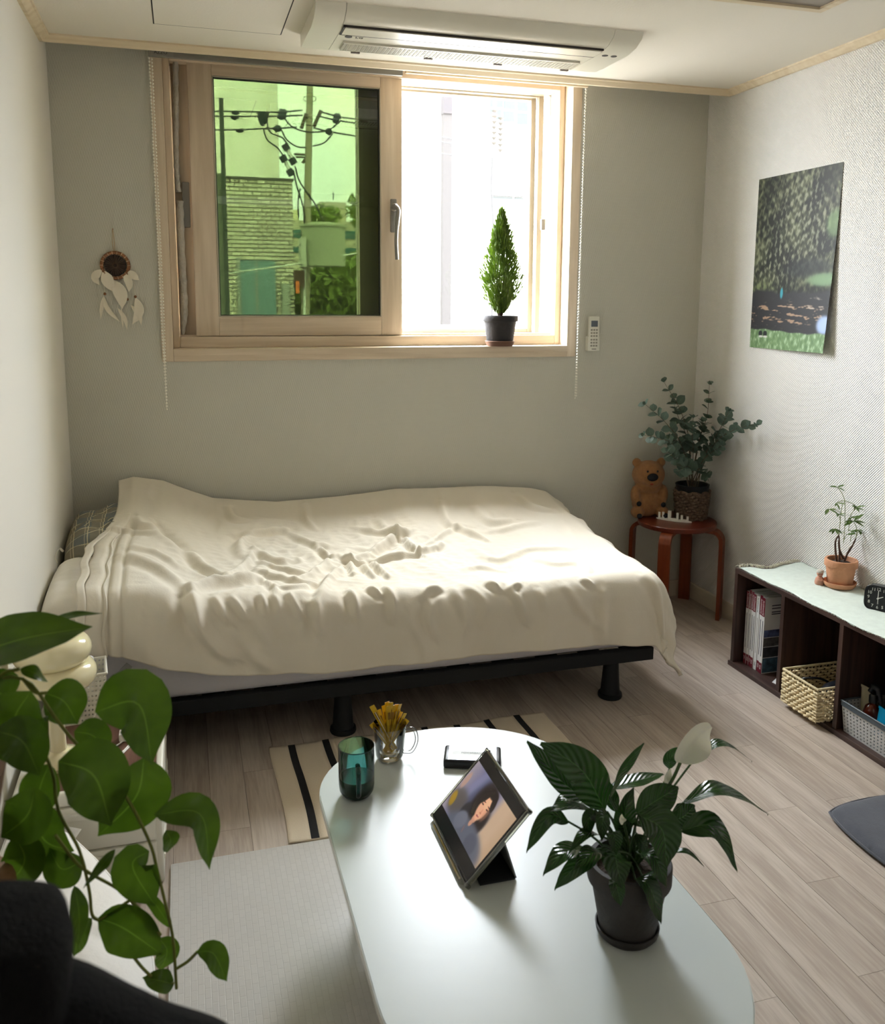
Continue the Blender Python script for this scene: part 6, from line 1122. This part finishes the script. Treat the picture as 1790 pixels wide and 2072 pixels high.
for a, m2, b, wd, yy in (((1030, 470), (1015, 420), (1045, 365), 60, -2.35), ((740, 715), (722, 690), (728, 660), 40, -2.44)):
    f2 = obj('flower_bud', leaf([zl(*a, yy), zl(*m2, yy-.004), zl(*b, yy)], wd*U3, (0, -1, .1), .8, 12, 8, .45, .6), m_spa, pl_, 70); obj('bud_stem', MB().tube(bez([pc_+V3(0, 0, .12), (pc_+V3(0, 0, .12))*.5+zl(*a, yy)*.5+V3(.004, 0, 0), zl(*a, yy)], 12), .0022, 6), m_pet, pl_, 60)
# ------------------------------------------------------------------ foreground: vine on a stand, white cushion, black chair
YV = -2.55; m_vine = leafmat('vine_leaf', S(44, 70, 14), S(88, 120, 28), .30, 34, .12, .5); m_vst = mat('vine_stem', S(112, 118, 48), .6)
vc = Vector((.115, -2.58, 0)); zpr = pix(30, 1530, y=YV).z; vn_ = thing('potted_vine', 'leafy trailing vine hanging from a brown pot on a tall stand', 'potted plant', (vc.x, vc.y, zpr-.15))
obj('pot', MB().lathe([(0, -.15), (.075, -.15), (.098, -.02), (.102, 0), (.094, 0), (.088, -.03), (0, -.03)], Vector((vc.x, vc.y, zpr)), 40), mat('pot_brown', S(104, 76, 52), .8, var=.2, vs=30), vn_, 50)
obj('soil', MB().lathe([(.086, -.028), (0, -.02)], Vector((vc.x, vc.y, zpr)), 24), m_soil, vn_)
ps = thing('plant_stand', 'tall wooden plant stand under the brown vine pot', 'plant stand', (vc.x, vc.y, 0)); m_psw = wood('stand_wood', S(120, 88, 60), S(146, 110, 78), 'z', 50, .5); zs_ = zpr-.151
obj('top', MB().lathe([(0, zs_-.02), (.10, zs_-.02), (.104, zs_-.016), (.104, zs_-.003), (.10, zs_), (0, zs_)], (vc.x, vc.y, 0), 40), m_psw, ps, 40)
for k in range(4): a = math.pi/4+k*math.pi/2; obj('leg', MB().tube([(vc.x+.075*math.cos(a), vc.y+.075*math.sin(a), zs_-.02), (vc.x+.10*math.cos(a), vc.y+.10*math.sin(a), 0)], [.012, .010], 8), m_psw, ps, 50)
Lp = lambda u, v, dy=0: pix(u, v, y=YV+dy); U4 = .00063
vl = [((-70, 1330), (50, 1292), (187, 1268), 118, (-.1, -.45, .9), 0), ((90, 1262), (150, 1245), (208, 1241), 26, (0, -.2, 1), .05), ((42, 1352), (70, 1362), (97, 1380), 26, (0, -.5, .8), -.02), ((62, 1398), (30, 1465), (88, 1545), 105, (.2, -.9, .3), -.03), ((92, 1402), (130, 1420), (157, 1465), 80, (.2, -.8, .5), .03), ((192, 1440), (280, 1425), (308, 1548), 118, (.5, -.75, .4), .0), ((-10, 1478), (45, 1500), (80, 1570), 76, (.1, -.8, .6), -.06), ((118, 1540), (190, 1570), (224, 1672), 118, (.3, -.85, .4), -.02), ((292, 1532), (275, 1612), (198, 1692), 118, (.3, -.9, .2), .02), ((72, 1592), (55, 1650), (2, 1695), 92, (-.3, -.85, .3), -.03), ((312, 1648), (405, 1648), (424, 1760), 66, (.3, -.6, .75), -.02), ((302, 1722), (268, 1752), (314, 1834), 80, (0, -.95, .3), .0), ((198, 1858), (250, 1878), (328, 1932), 90, (-.1, -.9, .4), .0), ((398, 1926), (432, 1930), (459, 1986), 46, (.3, -.75, .5), -.02), ((322, 1898), (338, 1925), (324, 1965), 48, (.3, -.9, .3), .02), ((186, 1858), (162, 1885), (150, 1935), 40, (-.3, -.9, .2), .0), ((233, 1718), (205, 1752), (168, 1798), 24, (.6, -.6, .4), -.04), ((352, 1992), (322, 1984), (288, 1978), 42, (0, -.6, .8), .0), ((168, 1742), (125, 1758), (100, 1715), 66, (-.2, -.9, .3), .02), ((347, 1878), (300, 1815), (248, 1806), 26, (-.3, -.7, .6), .02), ((150, 1792), (160, 1850), (158, 1915), 34, (.5, -.8, .2), -.04), ((100, 1545), (80, 1600), (82, 1660), 70, (0, -.95, .2), .03), ((150, 1480), (190, 1490), (215, 1530), 60, (.2, -.8, .5), .04), ((20, 1420), (-10, 1400), (-60, 1420), 80, (0, -.7, .6), 0), ((30, 1690), (50, 1740), (20, 1790), 80, (-.2, -.9, .3), .02), ((336, 1680), (345, 1700), (338, 1725), 36, (.5, -.8, .2), .01), ((60, 1620), (90, 1700), (150, 1722), 90, (0, -.95, .3), .04)]
for b, m_, t, wd, nr_, dy in vl:
    B_, M_, T_ = Lp(*b, dy), Lp(*m_, dy-.008), Lp(*t, dy+.004); obj('leaf', leaf([B_, M_, T_], wd*U4*1.1, nr_, .16, 18, 8, .36, .70, .03), m_vine, vn_, 70)
rim = Vector((vc.x+.05, vc.y, zpr-.02))
for pts in ([(-30, 1400), (50, 1375), (110, 1450), (150, 1500), (205, 1550), (260, 1620), (303, 1705), (318, 1760), (335, 1830), (350, 1900), (357, 2000)], [(-20, 1440), (60, 1480), (105, 1560), (118, 1640), (160, 1720), (180, 1800), (186, 1850), (200, 1862)], [(112, 1690), (165, 1755), (240, 1800), (292, 1850), (325, 1892)], [(200, 1862), (250, 1830), (262, 1822)], [(357, 1960), (380, 1945), (400, 1925)], [(262, 1925), (290, 1960), (320, 1985), (352, 1990)], [(-10, 1385), (40, 1352)], [(45, 1372), (70, 1400), (95, 1402)]):
    obj('stem', MB().tube(bez(([rim] if pts[0][0] < 0 else [])+[Lp(*p) for p in pts], 40), .0021, 7), m_vst, vn_, 60)
# white cushion on the floor in front of the drawers
wc = thing('beanbag', 'big soft white cloth cushion on the floor before the drawer unit', 'cushion', (.18, -2.1, 0)); ft = [(.012, -1.63), (.115, -1.622), (.20, -1.74), (.27, -1.88), (.325, -2.02), (.352, -2.15), (.352, -2.36), (.30, -2.40), (.012, -2.40)]
cl2 = bez([(x, y, 0) for x, y in ft+ft[:1]], 96)[:-1]; cen = Vector((.17, -2.05, 0)); rings = [(.001, .90), (.02, .97), (.06, 1), (.17, 1.0), (.215, .96), (.245, .86), (.262, .70), (.270, .45), (.272, .2)]; mb = MB(); vs = []; n = len(cl2)
for z, k in rings: vs += [Vector((max(.004, cen.x+(p.x-cen.x)*k), cen.y+(p.y-cen.y)*k, z+(.006*noise.noise(Vector((p.x*9, p.y*9, z*9))) if z > .05 else 0))) for p in cl2]
mb.add(vs, [(j*n+i, j*n+(i+1) % n, (j+1)*n+(i+1) % n, (j+1)*n+i) for j in range(len(rings)-1) for i in range(n)]+[tuple(range(n))[::-1], tuple((len(rings)-1)*n+i for i in range(n))]); m_wcl = mat('white_cloth', S(232, 230, 226), .85, bump=.2, bs=120, bd=.004); obj('cover', mb, m_wcl, wc, 60)
obj('seam', MB().tube([(max(.004, cen.x+(p.x-cen.x)*.965), cen.y+(p.y-cen.y)*.965, .213) for p in cl2+cl2[:1]], .003, 6), m_wcl, wc, 60); obj('tag', MB().add([Vector((.125, -1.65, .20))+Vector(v) for v in ((0, 0, 0), (.02, .006, .02), (.05, .0, .012), (.03, -.02, -.01))], [(0, 1, 2, 3)]), m_wcl, wc)
# black high-backed chair, back to the photographer
YC = -3.05; Cp = lambda u, v: pix(u, v, y=YC); ch = thing('office_chair', 'black high backed padded chair in front of the trailing vine', 'chair', (.245, -2.9, 0)); m_chr = mat('chair_black', S(9, 9, 10), .9, spec=.2, bump=.3, bs=260)
xr, zt_ = Cp(146, 1790).x, Cp(60, 1772).z; xc = .245
def padded(outl, y0, y1, r, nm, m):
    """cushion with the given x,z outline, rounded towards both faces"""
    c = Vector((sum(p[0] for p in outl)/len(outl), 0, sum(p[1] for p in outl)/len(outl))); prs = [(y0, .55), (y0, .86), (y0+r*.3, .95), (y0+r, 1), (y1-r, 1), (y1-r*.3, .95), (y1, .86), (y1, .55)]; vs = []; n = len(outl)
    for y, k in prs: vs += [Vector((c.x+(x-c.x)*k, y, c.z+(z-c.z)*k)) for x, z in outl]
    return obj(nm, MB().add(vs, [(j*n+i, j*n+(i+1) % n, (j+1)*n+(i+1) % n, (j+1)*n+i) for j in range(len(prs)-1) for i in range(n)]+[tuple(range(n)), tuple((len(prs)-1)*n+i for i in range(n))]), m, ch, 60)
hw = xr-xc; zb_ = Cp(140, 1925).z
rnd = lambda P_, k=64: [(p.x, p.z) for p in bez([(x, 0, z) for x, z in P_+P_[:1]], k)[:-1]]
padded(rnd([(xc-hw, zt_-.02), (xc-hw*.8, zt_-.002), (xc, zt_+.002), (xc+hw*.80, zt_-.004), (xc+hw, zt_-.022), (xc+hw, zt_-.06), (xc+hw*.96, zb_-.03), (xc, zb_-.04), (xc-hw*.96, zb_-.03), (xc-hw, zt_-.06)]), YC-.08, YC+.012, .03, 'headrest', m_chr)
sp_ = [Cp(140, 1918), Cp(293, 1983), Cp(363, 2016), Cp(500, 2072)]; xo = [p.x-xc for p in sp_]; zo = [p.z for p in sp_]; hmax = .226
rt = [(xc+.03, zo[0]+.008)]+[(xc+a, b) for a, b in zip(xo, zo)]+[(xc+hmax, zo[3]-.05), (xc+hmax*.98, .60), (xc+hmax*.9, .50)]; lf_ = [(2*xc-x, z) for x, z in rt[::-1]]
padded(rnd(rt+lf_, 96), YC-.075, YC+.012, .03, 'backrest', m_chr)
obj('seat', MB().rbox(xc-.215, xc+.215, YC+.08, YC+.33, .43, .50, .03, 4), m_chr, ch, 60); m_chs = mat('chair_steel', S(40, 40, 42), .4, metal=.6)
obj('spine', MB().tube(bez([(xc, YC+.05, .62), (xc, YC-.03, .50), (xc, YC+.06, .42), (xc, YC+.22, .41)], 14), .018, 8), m_chs, ch, 60); obj('column', MB().lathe([(.03, .07), (.03, .25), (.02, .26), (.02, .43)], (xc, YC+.24, 0), 16), m_chs, ch, 40)
for k in range(5):
    a = k*2*math.pi/5+.3; e = Vector((xc+.20*math.cos(a), YC+.24+.20*math.sin(a), .055)); obj('base_arm', MB().tube([(xc, YC+.24, .09), e+V3(0, 0, .012)], [.022, .013], 8), m_chs, ch, 50); obj('caster', MB().lathe([(.0, -.011), (.024, -.011), (.027, -.006), (.027, .006), (.024, .011), (0, .011)], e+V3(0, 0, -.028), 16, Matrix.Rotation(R(90), 3, 'X')), m_chr, ch, 50)
